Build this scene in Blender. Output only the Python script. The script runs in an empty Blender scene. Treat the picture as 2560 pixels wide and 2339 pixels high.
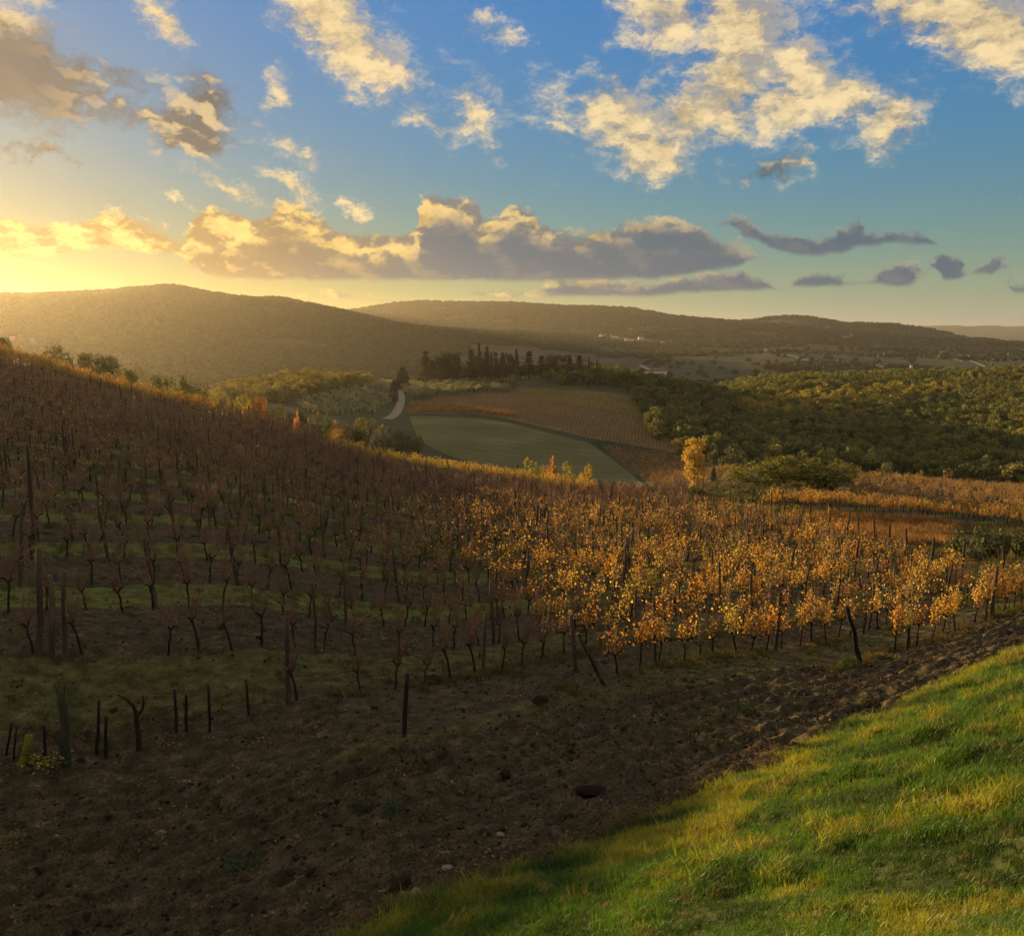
import bpy, math, random
import numpy as np

# ------------------------------------------------------------------ camera
FPX, PITCH = 887.0, math.radians(8.37)          # focal length in pixels of a 1024 wide frame
W, H_ = 1024, 935
scene = bpy.context.scene
scene.render.resolution_x, scene.render.resolution_y = W, H_
cam_data = bpy.data.cameras.new('camera')
cam = bpy.data.objects.new('camera', cam_data)
scene.collection.objects.link(cam)
cam_data.sensor_fit = 'HORIZONTAL'
cam_data.sensor_width = 36.0
cam_data.lens = 36.0 * FPX / W
cam_data.clip_start, cam_data.clip_end = 0.1, 60000
cam.location = (0, 0, 0)
cam.rotation_euler = (math.pi / 2 - PITCH, 0, 0)
scene.camera = cam

# ------------------------------------------------------------------ light
SUN_AZ, SUN_EL = math.radians(-41.0), math.radians(5.6)     # azimuth from +Y towards +X
SKY_STRENGTH, SUN_STRENGTH, EXPOSURE = 0.15, 5.0, 1.22
vs = scene.view_settings
vs.view_transform = 'Standard'
try: vs.look = 'None'
except Exception: pass
vs.exposure, vs.gamma, vs.use_curve_mapping = EXPOSURE, 1.0, False
sd = bpy.data.lights.new('sun', 'SUN')
sd.energy, sd.angle, sd.color = SUN_STRENGTH, math.radians(0.6), (1.0, 0.67, 0.29)
sun = bpy.data.objects.new('sun', sd)
scene.collection.objects.link(sun)
sun_dir = np.array([math.sin(SUN_AZ) * math.cos(SUN_EL), math.cos(SUN_AZ) * math.cos(SUN_EL), math.sin(SUN_EL)])
import mathutils
sun.rotation_euler = mathutils.Vector(sun_dir).to_track_quat('Z', 'Y').to_euler()
cy = scene.cycles
cy.use_denoising = True
try: cy.denoiser = 'OPENIMAGEDENOISE'
except Exception: pass
cy.use_adaptive_sampling, cy.adaptive_threshold = True, 0.02
cy.max_bounces, cy.diffuse_bounces, cy.glossy_bounces = 4, 2, 1
cy.transmission_bounces, cy.transparent_max_bounces, cy.volume_bounces = 3, 4, 0
cy.sample_clamp_indirect = 4.0

# ------------------------------------------------------------------ small node language
class NT:
    def __init__(s, tree): s.t = tree
    def n(s, typ, **kw):
        nd = s.t.nodes.new(typ)
        for k, v in kw.items(): setattr(nd, k, v)
        return nd
    def put(s, sock, v):
        if v is None: return
        if hasattr(v, 'node'): s.t.links.new(v, sock)
        elif isinstance(v, (tuple, list)) and len(v) == 3 and sock.type == 'RGBA': sock.default_value = (*v, 1)
        else: sock.default_value = v
    def math(s, op, a, b=None, c=None, clamp=False):
        nd = s.n('ShaderNodeMath', operation=op, use_clamp=clamp)
        for i, v in enumerate((a, b, c)): s.put(nd.inputs[i], v)
        return nd.outputs[0]
    def vmath(s, op, a, b=None, scale=None):
        nd = s.n('ShaderNodeVectorMath', operation=op)
        s.put(nd.inputs[0], a); s.put(nd.inputs[1], b)
        if scale is not None: s.put(nd.inputs['Scale'], scale)
        return nd.outputs['Value'] if op in ('LENGTH', 'DOT_PRODUCT', 'DISTANCE') else nd.outputs[0]
    def mix(s, f, a, b, blend='MIX'):
        nd = s.n('ShaderNodeMix', data_type='RGBA', blend_type=blend)
        s.put(nd.inputs[0], f); s.put(nd.inputs[6], a); s.put(nd.inputs[7], b)
        return nd.outputs[2]
    def ramp(s, f, stops, interp='LINEAR'):
        nd = s.n('ShaderNodeValToRGB'); r = nd.color_ramp; r.interpolation = interp
        while len(r.elements) < len(stops): r.elements.new(0.5)
        for e, (p, c) in zip(r.elements, stops):
            e.position = p; e.color = (*c, 1) if len(c) == 3 else c
        s.put(nd.inputs[0], f); return nd.outputs[0]
    def rng(s, v, a, b, c=0.0, d=1.0, smooth=True):
        nd = s.n('ShaderNodeMapRange', interpolation_type='SMOOTHSTEP' if smooth else 'LINEAR')
        for i, x in enumerate((v, a, b, c, d)): s.put(nd.inputs[i], x)
        return nd.outputs[0]
    def noise(s, vec, scale, detail=4, rough=0.55, lac=2.0, dist=0.0, dims='3D', color=False):
        nd = s.n('ShaderNodeTexNoise', noise_dimensions=dims)
        s.put(nd.inputs['Vector'], vec); nd.inputs['Scale'].default_value = scale
        nd.inputs['Detail'].default_value = detail; nd.inputs['Roughness'].default_value = rough
        nd.inputs['Lacunarity'].default_value = lac; nd.inputs['Distortion'].default_value = dist
        return nd.outputs['Color' if color else 'Fac']
    def xyz(s, x, y, z):
        nd = s.n('ShaderNodeCombineXYZ')
        for i, v in enumerate((x, y, z)): s.put(nd.inputs[i], v)
        return nd.outputs[0]

def pix_dir(px, py):
    a, b = (px - 512) / FPX, (467.5 - py) / FPX
    cp, sp = math.cos(PITCH), math.sin(PITCH)
    return np.array([a, cp + b * sp, -sp + b * cp])
def azel(px, py):
    d = pix_dir(px, py); d = d / np.linalg.norm(d)
    return math.degrees(math.atan2(d[0], d[1])), math.degrees(math.asin(d[2]))

# ------------------------------------------------------------------ sky with clouds
# each cloud: image-independent place in the sky (azimuth, elevation) found from where it stands in the picture,
# half length, half height (deg), tilt (deg), weight
def build_world():
    world = bpy.data.worlds.new('World'); scene.world = world; world.use_nodes = True
    t = world.node_tree; t.nodes.clear(); N = NT(t)
    out = N.n('ShaderNodeOutputWorld')
    sky = N.n('ShaderNodeTexSky', sky_type='NISHITA')
    sky.sun_disc = False; sky.sun_elevation = SUN_EL; sky.sun_rotation = SUN_AZ
    sky.air_density, sky.dust_density, sky.ozone_density = 1.1, SKY_DUST, 3.5
    K = 1.0 / SKY_STRENGTH
    def c(r, g, b): return (r * K * .83, g * K * .83, b * K * .83)
    # the camera's even tone over a very bright sky: same hue, less range, fuller colour
    base = N.vmath('SCALE', sky.outputs[0], scale=SKY_STRENGTH)
    bw = N.n('ShaderNodeRGBToBW'); N.put(bw.inputs[0], base)
    cmp_ = N.vmath('SCALE', base, scale=N.math('POWER', bw.outputs[0], -SKY_RANGE))
    sp = N.n('ShaderNodeSeparateXYZ'); N.put(sp.inputs[0], cmp_)
    skyc = N.vmath('MULTIPLY', N.xyz(*[N.math('POWER', sp.outputs[i], SKY_SAT) for i in range(3)]), tuple(SKY_VAL * K * q for q in SKY_TINT))
    sky_pure = skyc
    d = N.vmath('NORMALIZE', N.n('ShaderNodeTexCoord').outputs['Generated'])
    sep = N.n('ShaderNodeSeparateXYZ'); N.put(sep.inputs[0], d)
    az = N.math('MULTIPLY', N.math('ARCTAN2', sep.outputs[0], sep.outputs[1]), 57.29578)
    el = N.math('MULTIPLY', N.math('ARCSINE', sep.outputs[2]), 57.29578)
    P = N.xyz(az, el, 1.0)
    cs = N.vmath('DOT_PRODUCT', d, tuple(sun_dir))
    near = N.rng(cs, 0.78, 0.985); wide = N.rng(cs, 0.50, 0.96)
    # dusty air low over the horizon
    low = N.math('MULTIPLY', N.math('EXPONENT', N.math('MULTIPLY', N.math('MAXIMUM', el, 0.0), -0.23)), .62)
    skyc = N.mix(low, sky_pure, N.mix(near, N.mix(wide, c(.31, .315, .27), c(.44, .35, .14)), c(.40, .225, .04)))
    # wind-blown coordinates: outlines pulled about at several scales
    w = N.vmath('SUBTRACT', N.noise(P, 0.5, 7, 0.70, color=True), (0.5, 0.5, 0.5))
    Pw = N.vmath('ADD', P, N.vmath('MULTIPLY', w, (4.2, 3.4, 0)))
    Pd = N.vmath('ADD', P, N.vmath('MULTIPLY', w, (1.5, 1.2, 0)))
    def fibres(v, det_=8, ro=.72):
        mp = N.n('ShaderNodeMapping'); N.put(mp.inputs['Vector'], v)
        mp.inputs['Rotation'].default_value = (0, 0, math.radians(35)); mp.inputs['Scale'].default_value = (0.6, 1.2, 1)
        return N.noise(mp.outputs[0], 0.6, det_, ro)
    det = fibres(Pd)
    dn = N.math('SUBTRACT', det, 0.52)
    # side turned to the sun or away from it
    face = N.math('MULTIPLY_ADD', N.math('SUBTRACT', fibres(Pd, 3, .6), fibres(N.vmath('ADD', Pd, (-.8, -.35, 0)), 3, .6)), 3.2, .52)
    gold, grey, wisp = c(.45, .345, .185), c(.185, .175, .16), c(.30, .275, .22)
    def high_colour(dh, big=None):
        fc = face if big is None else N.math('ADD', N.math('MULTIPLY_ADD', face, .55, .22), big)
        col = N.mix(N.rng(dh, .0, .55), wisp, gold)
        col = N.mix(1.0, col, N.xyz(*[N.rng(det, .34, .64, .52, 1.14)] * 3), 'MULTIPLY')
        return N.mix(N.math('MULTIPLY', N.rng(fc, .70, .10), N.rng(dh, .0, .9, 0, .95)), col, grey)
    # ---- the sky in view
    def field(blobs, off=(0, 0)):
        acc = None
        for (px, py, lx, ly, rot, wgt) in blobs:
            a, e = azel(px, py); a -= off[0]; e -= off[1]
            co, si = math.cos(math.radians(rot)), math.sin(math.radians(rot))
            x = N.vmath('DOT_PRODUCT', Pw, (co / lx, si / lx, -(a * co + e * si) / lx))
            y = N.vmath('DOT_PRODUCT', Pw, (-si / ly, co / ly, (a * si - e * co) / ly))
            L = N.math('SQRT', N.math('MULTIPLY_ADD', x, x, N.math('MULTIPLY', y, y)))
            L = N.math('MULTIPLY_ADD', L, -wgt, wgt)
            acc = L if acc is None else N.math('SMOOTH_MAX', acc, L, 0.15)
        return N.math('MAXIMUM', acc, -1.2)
    sw = N.n('ShaderNodeSeparateXYZ'); N.put(sw.inputs[0], N.vmath('ADD', P, N.vmath('MULTIPLY', w, (3.0, 2.0, 0))))
    azw, elw = sw.outputs[0], sw.outputs[1]
    fx = N.rng(azw, -33.0, 33.0, 0, 1, smooth=False)
    def band(pts):
        cv = N.n('ShaderNodeRGBCurve'); mpg = cv.mapping
        A = [(azel(x, (p + q) / 2)[0], azel(x, p)[1], azel(x, q)[1]) for x, p, q in pts]
        for ci in (0, 1):
            cu = mpg.curves[ci]; P_ = [((a + 33) / 66, A_[1 + ci] / 30) for A_ in A for a in (A_[0],)]
            P_ = [(0.0, P_[0][1])] + P_ + [(1.0, P_[-1][1])]
            P_ = [P_[0]] + [p for i, p in enumerate(P_[1:], 1) if 0 < p[0] < 1 or i == len(P_) - 1]
            while len(cu.points) < len(P_): cu.points.new(0.5, 0.5)
            for pt, (x, y) in zip(cu.points, P_): pt.location = (x, max(0, min(1, y))); pt.handle_type = 'AUTO'
        mpg.update(); N.put(cv.inputs['Color'], N.xyz(fx, fx, fx))
        so = N.n('ShaderNodeSeparateColor'); N.put(so.inputs[0], cv.outputs[0])
        top = N.math('MULTIPLY_ADD', so.outputs[0], 30.0, N.math('MULTIPLY', elw, -1.0))
        bot = N.math('MULTIPLY_ADD', so.outputs[1], -30.0, N.math('ADD', el, N.vmath('DOT_PRODUCT', w, (0, .5, 0))))
        return top, N.math('MINIMUM', N.math('ADD', top, N.math('MULTIPLY', dn, 2.6)), N.math('MULTIPLY_ADD', dn, 1.0, N.math('MULTIPLY', bot, 1.6)))
    hi = field(CLOUD_HI)
    dh = N.math('MULTIPLY_ADD', hi, 0.95, N.math('MULTIPLY', dn, 3.6))
    big = N.math('MULTIPLY', N.math('SUBTRACT', hi, field(CLOUD_HI, (-1.5, -1.1))), .75)
    c1 = N.mix(N.math('MULTIPLY', N.rng(dh, -0.35, 1.0), .95), skyc, N.mix(N.math('MULTIPLY', near, .6), high_colour(dh, big), c(.56, .38, .14)))
    # low banks: lit crests, grey bodies, warm flat bases
    rim = N.mix(wide, c(.27, .22, .15), c(.50, .33, .10))
    rim = N.mix(1.0, rim, N.xyz(*[N.rng(det, .36, .64, .6, 1.12)] * 3), 'MULTIPLY')
    core = N.mix(near, c(.046, .070, .098), c(.15, .088, .030))
    for bnd, sh in ((BANK_B, .35), (BANK_C, .4), (BANK_A, .75)):
        top, m_ = band(bnd)
        tt = N.math('SUBTRACT', N.math('ADD', top, N.math('MULTIPLY', dn, 2.0)), N.math('MULTIPLY_ADD', wide, sh * 2.6, -sh * .3))
        lit = N.math('MULTIPLY', N.rng(tt, sh * 1.6, -sh * .4), N.rng(face, .25, .75, .15, 1.0))
        lit = N.math('ADD', lit, N.math('MULTIPLY', N.rng(face, .55, .95), N.math('MULTIPLY_ADD', near, .50, .10)), clamp=True)
        c1 = N.mix(N.math('MULTIPLY', N.rng(m_, -.15, .45), .97), c1, N.mix(lit, core, rim))
    gr = field(CLOUD_GREY)
    dg = N.math('MULTIPLY_ADD', gr, 1.0, N.math('MULTIPLY', dn, 2.8))
    gcol = N.mix(N.math('MULTIPLY', N.rng(face, .45, .9), N.rng(az, -29, -20)), c(.050, .052, .056), c(.34, .25, .13))
    c1 = N.mix(N.math('MULTIPLY', N.rng(dg, -.2, .6), .94), c1, gcol)
    bg_in = N.n('ShaderNodeBackground'); bg_in.inputs['Strength'].default_value = SKY_STRENGTH; N.put(bg_in.inputs['Color'], c1)
    # ---- the rest of the dome: unseen cloud added out of view as warm fill for the shade
    wild = N.math('MULTIPLY_ADD', N.noise(P, 0.05, 4, 0.6), 4.0, -1.55)
    dw = N.math('ADD', wild, N.math('MULTIPLY', dn, 2.0))
    aw = N.math('MULTIPLY', N.rng(dw, -.1, .6), N.math('MULTIPLY', N.rng(el, 2, 9), .93))
    co_ = N.mix(aw, skyc, N.mix(N.math('MULTIPLY', near, .75), high_colour(dw), c(.44, .29, .10)))
    bg_out = N.n('ShaderNodeBackground'); bg_out.inputs['Strength'].default_value = SKY_STRENGTH; N.put(bg_out.inputs['Color'], co_)
    inside = N.math('MULTIPLY', N.math('MULTIPLY', N.rng(az, -46, -33), N.rng(az, 46, 33)), N.rng(el, 28, 23))
    ms = N.n('ShaderNodeMixShader'); N.put(ms.inputs[0], inside); N.put(ms.inputs[1], bg_out.outputs[0]); N.put(ms.inputs[2], bg_in.outputs[0])
    t.links.new(ms.outputs[0], out.inputs[0])
    try:
        world.cycles.sampling_method = 'MANUAL'; world.cycles.sample_map_resolution = 512
    except Exception: pass
SKY_SAT, SKY_VAL, SKY_RANGE, SKY_DUST, SKY_TINT = 1.65, 0.143, 0.8, 0.2, (.88, .985, .93)
CLOUD_HI = [  # px, py, half length deg, half height deg, tilt deg, weight
    (330, 20, 5.4, 2.4, -38, 1.35), (362, 55, 4.6, 2.1, -32, 1.35), (395, 72, 2.4, 1.1, -15, .8), (165, 25, 2.6, 1.0, -50, .9),
    (665, 15, 4.0, 2.8, -20, 1.1), (740, 30, 3.4, 5.4, 5, 1.5), (728, 85, 2.6, 4.4, -12, 1.5), (690, 115, 4.0, 2.2, 25, 1.4), (620, 118, 3.2, 2.6, -35, 1.3), (650, 150, 3.4, 1.8, -20, 1.4),
    (800, 75, 3.4, 2.2, -45, 1.3), (845, 100, 3.4, 1.6, -30, 1.0), (893, 120, 1.9, 2.3, -10, 1.1), (785, 105, 3.2, 1.8, 10, 1.2),
    (945, 6, 6.0, 2.0, -8, 1.4), (990, 30, 5.0, 2.4, -25, 1.5),
    (478, 110, 1.3, 2.6, 25, .75), (430, 118, 2.2, 1.0, -30, .55), (272, 95, .7, 1.7, -25, .7),
    (225, 188, 2.8, .6, -25, 1.0), (293, 187, 2.0, .7, -35, .8), (295, 152, 1.3, .6, -20, .65), (362, 212, 1.9, .55, -22, .8),
    (490, 30, 2.0, .7, -20, .55), (5, 12, 1.8, 2.0, 0, .95), (176, 195, .8, .35, -20, .75), (800, 162, 1.2, .9, 15, .8), (560, 115, 1.2, 2.0, 20, .42),
]
CLOUD_GREY = [(15, 72, 4.4, 2.9, -8, 1.15), (64, 72, 2.4, 1.5, -25, .75), (155, 122, 4.2, 1.0, -8, .85), (190, 128, 3.4, 1.7, -15, 1.1), (212, 98, 1.5, 2.2, 30, .75), (140, 82, 2.8, .8, -15, .5), (775, 164, 2.0, .65, 12, .75), (40, 150, 2.0, .35, 0, .55)]
BANK_A = [(-30, 215, 258), (15, 213, 258), (60, 220, 256), (82, 226, 252), (100, 211, 250), (120, 209, 250), (138, 221, 252), (165, 226, 254), (178, 234, 254), (195, 212, 272), (215, 205, 278), (240, 213, 279), (255, 216, 280), (270, 203, 280), (290, 197, 280), (310, 206, 281), (332, 222, 281), (385, 229, 281), (416, 226, 281), (427, 196, 281), (450, 193, 281), (475, 202, 281), (490, 217, 281), (503, 208, 281), (520, 208, 281), (548, 222, 281), (570, 229, 281), (597, 226, 281), (622, 222, 280), (648, 216, 279), (672, 218, 277), (703, 226, 274), (722, 234, 270), (740, 241, 266), (752, 250, 260), (762, 258, 258), (800, 262, 256), (1060, 262, 256)]
BANK_B = [(-30, 240, 236), (715, 226, 224), (727, 217, 228), (745, 221, 236), (765, 230, 246), (792, 235, 256), (820, 238, 256), (838, 228, 254), (856, 220, 248), (875, 230, 246), (892, 227, 243), (915, 232, 244), (938, 240, 244), (950, 244, 243), (1060, 246, 242)]
BANK_C = [(-30, 300, 296), (310, 297, 296), (335, 289, 297), (362, 296, 298), (400, 299, 297), (455, 296, 295), (480, 288, 296), (505, 287, 297), (528, 291, 297), (548, 286, 297), (567, 275, 298), (600, 277, 297), (640, 279, 296), (700, 277, 294), (740, 273, 292), (770, 277, 290), (788, 287, 287), (798, 280, 286), (815, 269, 287), (840, 271, 287), (868, 279, 284), (890, 265, 286), (914, 272, 284), (921, 279, 279), (927, 262, 268), (940, 248, 279), (958, 254, 281), (972, 270, 274), (987, 258, 275), (1003, 264, 268), (1012, 279, 292), (1060, 279, 292)]
HAZE_COL, HAZE_DENSITY, HAZE_ANISO = (.95, .87, .72, 1), 0.52e-4, .69
build_world()
# ------------------------------------------------------------------ numeric helpers
def hash2(ix, iy, seed):
    h = (ix.astype(np.int64) * 374761393 + iy.astype(np.int64) * 668265263 + seed * 1442695041) & 0xffffffff
    h = ((h ^ (h >> 13)) * 1274126177) & 0xffffffff
    return ((h ^ (h >> 16)) & 0xffff) / 65535.0
def vnoise(x, y, seed=0):
    x = np.asarray(x, float); y = np.asarray(y, float)
    ix, iy = np.floor(x), np.floor(y); fx, fy = x - ix, y - iy
    fx = fx * fx * (3 - 2 * fx); fy = fy * fy * (3 - 2 * fy)
    a, b = hash2(ix, iy, seed), hash2(ix + 1, iy, seed)
    c, d = hash2(ix, iy + 1, seed), hash2(ix + 1, iy + 1, seed)
    return (a * (1 - fx) + b * fx) * (1 - fy) + (c * (1 - fx) + d * fx) * fy
def fbm(x, y, octv=4, seed=0, gain=0.5):
    s, a, tot = 0.0, 1.0, 0.0
    x = np.asarray(x, float); y = np.asarray(y, float)
    for k in range(octv):
        s = s + a * vnoise(x * 2 ** k + 17.3 * k, y * 2 ** k - 9.1 * k, seed + k); tot += a; a *= gain
    return s / tot
def sstep(a, b, x):
    t = np.clip((x - a) / (b - a), 0, 1); return t * t * (3 - 2 * t)

# ------------------------------------------------------------------ the lie of the land
RA = math.radians(40.0)                       # vine rows run this way (from +X towards +Y)
UX, UY, VX, VY = math.cos(RA), math.sin(RA), -math.sin(RA), math.cos(RA)
def uv(x, y): return x * UX + y * UY, x * VX + y * VY
def xy(u, v): return u * UX + v * VX, u * UY + v * VY
_cols = {   # a bearing (as picture column) : v = across the vine rows and picture row, y = distance and picture row, z = distance and height
    -900: [('z', 8, -6), ('z', 20, -3), ('z', 45, 4), ('z', 90, 9), ('z', 200, 5), ('z', 600, -10), ('z', 1500, 60), ('z', 3000, 80)],
    -450: [('z', 8, -7), ('z', 17, -6.4), ('z', 30, -2.6), ('z', 50, 0.6), ('z', 75, 2.6), ('z', 110, 2), ('z', 250, -30), ('z', 700, -35), ('z', 1700, 85), ('z', 3000, 60)],
    -180: [('z', 8, -7.5), ('z', 14, -7.0), ('z', 20, -6.1), ('z', 30, -4.5), ('z', 45, -2.7), ('z', 62, -1.3), ('z', 80, -.4), ('z', 105, -1.8), ('z', 220, -38), ('z', 500, -55), ('z', 1000, -20), ('z', 1700, 84), ('z', 2600, 40)],  # unseen ground beside the view, heights set to place its shadow
    -70: [('z', 60, -1.6), ('z', 80, -1.0), ('z', 96, -.9), ('z', 115, -4)],
    0: [('z', 9, -7.7), ('v', 14.8, 850), ('v', 17.3, 757), ('v', 19.8, 652), ('v', 22.3, 614), ('v', 24.8, 584), ('v', 27.3, 559), ('v', 29.8, 539), ('v', 34, 512), ('v', 40, 484), ('v', 50, 450), ('v', 60, 424), ('v', 75, 395), ('v', 90, 372), ('v', 104, 358), ('z', 125, -7), ('z', 220, -42), ('z', 450, -62), ('z', 800, -45), ('y', 1200, 335), ('y', 1750, 295), ('z', 2600, 40)],
    110: [('z', 10, -7.8), ('v', 17.3, 748), ('v', 19.8, 647), ('v', 22.3, 612), ('v', 24.8, 584), ('v', 27.3, 560), ('v', 29.8, 541), ('v', 34, 516), ('v', 40, 490), ('v', 50, 460), ('v', 60, 438), ('v', 75, 415), ('v', 90, 399), ('v', 104, 389), ('z', 130, -11), ('z', 170, -19), ('z', 225, -34), ('z', 500, -62), ('z', 800, -48), ('y', 1200, 338), ('y', 1750, 295), ('z', 2700, 40)],
    250: [('z', 12, -7.9), ('v', 17.3, 716), ('v', 19.8, 645), ('v', 22.3, 611), ('v', 24.8, 585), ('v', 27.3, 563), ('v', 29.8, 546), ('v', 34, 524), ('v', 40, 503), ('v', 50, 479), ('v', 60, 461), ('v', 75, 442), ('v', 90, 428), ('v', 100, 420), ('z', 135, -14.5), ('z', 175, -20), ('z', 230, -25), ('y', 330, 402), ('y', 450, 389), ('z', 650, -48), ('y', 950, 378), ('y', 1300, 342), ('y', 1850, 299), ('z', 2700, 30)],
    60: [('y', 1750, 295)],
    168: [('y', 1800, 289), ('y', 1500, 306)],
    215: [('y', 1820, 296.5)],
    272: [('y', 1850, 296)],
    310: [('y', 1950, 304)],
    340: [('y', 2050, 310), ('z', 1500, 5)],
    380: [('z', 14, -7.9), ('v', 14.8, 730), ('v', 17.3, 690), ('v', 19.8, 655), ('v', 22.3, 625), ('v', 24.8, 601), ('v', 27.3, 581), ('v', 34, 547), ('v', 40, 525), ('v', 50, 503), ('v', 60, 488), ('v', 75, 472), ('v', 88, 462), ('z', 135, -18), ('z', 200, -26), ('y', 280, 425), ('y', 345, 404), ('y', 430, 384), ('z', 560, -45), ('z', 800, -60), ('y', 1100, 372), ('y', 1500, 345), ('y', 2100, 320), ('z', 2700, 10), ('y', 3600, 311), ('z', 5000, 40)],
    512: [('z', 14, -7.9), ('v', 14.8, 700), ('v', 17.3, 668), ('v', 22.3, 617), ('v', 27.3, 583), ('v', 34, 553), ('v', 40, 535), ('v', 50, 516), ('v', 60, 502), ('v', 70, 492), ('v', 80, 484), ('v', 86, 480), ('z', 150, -27), ('z', 190, -32), ('y', 240, 462), ('y', 300, 425), ('y', 400, 391), ('y', 445, 378), ('z', 560, -45), ('z', 800, -62), ('y', 1150, 374), ('y', 1700, 345), ('y', 2300, 331), ('z', 2700, -5), ('y', 3700, 303), ('z', 5000, 40)],
    580: [('y', 395, 390), ('y', 445, 376), ('y', 300, 432)],
    640: [('z', 15, -7.9), ('v', 14.8, 668), ('v', 17.3, 641), ('v', 22.3, 601), ('v', 27.3, 574), ('v', 34, 549), ('v', 40, 533), ('v', 50, 515), ('v', 60, 502), ('v', 66, 496), ('z', 140, -26), ('z', 180, -31), ('y', 215, 479), ('y', 280, 446), ('y', 390, 397), ('y', 440, 382), ('z', 560, -45), ('z', 800, -62), ('y', 1200, 373), ('y', 2000, 350), ('y', 2700, 335), ('y', 3700, 313), ('z', 5200, 20)],
    760: [('z', 17, -8.0), ('v', 12.3, 682), ('v', 14.8, 652), ('v', 17.3, 626), ('v', 22.3, 590), ('v', 27.3, 565), ('v', 32, 548), ('v', 40, 527), ('v', 50, 508), ('v', 56, 498), ('y', 130, 482), ('y', 180, 465), ('z', 240, -38), ('z', 330, -38), ('y', 450, 405), ('y', 650, 384), ('z', 850, -62), ('y', 1250, 373), ('y', 2000, 352), ('y', 2700, 340), ('y', 3700, 320), ('z', 5200, 0)],
    890: [('z', 18, -7.9), ('v', 12.3, 655), ('v', 14.8, 625), ('v', 17.3, 600), ('v', 22.3, 570), ('v', 27.3, 552), ('v', 32, 541), ('v', 40, 526), ('v', 46, 513), ('y', 120, 494), ('y', 160, 478), ('z', 210, -38), ('y', 260, 475), ('y', 400, 428), ('y', 600, 388), ('y', 720, 378), ('z', 900, -62), ('y', 1300, 372), ('y', 2000, 355), ('y', 2700, 345), ('y', 3700, 329), ('z', 5200, -20)],
    1024: [('z', 21, -7.9), ('v', 12.3, 606), ('v', 14.8, 587), ('v', 17.3, 573), ('v', 22.3, 556), ('v', 27.3, 545), ('v', 32, 534), ('v', 40, 514), ('y', 120, 503), ('y', 160, 490), ('z', 215, -38), ('y', 270, 472), ('y', 400, 425), ('y', 600, 383), ('y', 700, 375), ('z', 900, -60), ('y', 1300, 368), ('y', 2000, 355), ('y', 2700, 348), ('y', 3700, 341), ('z', 5200, -40)],
    1300: [('z', 25, -8), ('z', 60, -13), ('z', 110, -20), ('z', 200, -32), ('z', 350, -32), ('z', 600, -22), ('z', 1000, -40), ('z', 3000, -30), ('z', 5500, -50)],
    1900: [('z', 10, -6), ('z', 40, -8), ('z', 110, -15), ('z', 300, -25), ('z', 900, -30), ('z', 3000, -20)],
}
_cp = []
for _px, _l in _cols.items():
    for (_k, _a, _b) in _l:
        if _k == 'z':
            ax = pix_dir(_px, 400); ax = ax[0] / ax[1]; _cp.append((ax * _a, _a, _b))
        else:
            d = pix_dir(_px, _b); ax, tz = d[0] / d[1], d[2] / d[1]
            Y = _a if _k == 'y' else _a / (VY + VX * ax)
            _cp.append((ax * Y, Y, tz * Y))
for _th in range(70, 291, 20):                # behind and beside the camera
    for _r, _z in ((6, -2), (40, -3), (200, -8), (900, -20), (3000, 0)):
        _a = math.radians(_th); _cp.append((math.sin(_a) * _r, math.cos(_a) * _r, _z))
_cp.append((0, 25000, -150)); _cp.append((12000, 22000, -150)); _cp.append((-12000, 22000, 50)); _cp.append((6000, 9000, -90)); _cp.append((3000, 9500, -60))
_cp = np.array(_cp)
def _par(x, y):
    r = np.hypot(x, y); th = np.arctan2(x, y)
    return np.stack([th * 3.2, np.log(np.maximum(r, 3.0)) * 1.5], -1), r
_q, _r = _par(_cp[:, 0], _cp[:, 1]); _s = _cp[:, 2] / np.maximum(_r, 3.0)
def _ker(d2): return 0.5 * d2 * np.log(d2 + 1e-9)
def _solve():
    n = len(_q); d2 = ((_q[:, None] - _q[None]) ** 2).sum(-1)
    A = np.zeros((n + 3, n + 3)); A[:n, :n] = _ker(d2) + np.eye(n) * 2e-4
    Pm = np.c_[np.ones(n), _q]; A[:n, n:] = Pm; A[n:, :n] = Pm.T
    return np.linalg.solve(A, np.r_[_s, 0, 0, 0])
_w = _solve()
def land0(x, y):
    x = np.asarray(x, float).ravel(); y = np.asarray(y, float).ravel()
    out = np.empty(len(x))
    for i in range(0, len(x), 40000):
        q, r = _par(x[i:i + 40000], y[i:i + 40000])
        d2 = (q[:, None, 0] - _q[None, :, 0]) ** 2 + (q[:, None, 1] - _q[None, :, 1]) ** 2
        s = _ker(d2) @ _w[:-3] + _w[-3] + q @ _w[-2:]
        out[i:i + 40000] = s * np.maximum(r, 3.0)
    return out
def border(u): return 8.65 + 0.9 * (fbm(u * 0.22, u * 0 + 3.3, 3, 5) - 0.5) + .5 * (fbm(u * 1.4, u * 0 + 8.1, 3, 6) - .5) - 0.012 * np.maximum(u - 12, 0)
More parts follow.
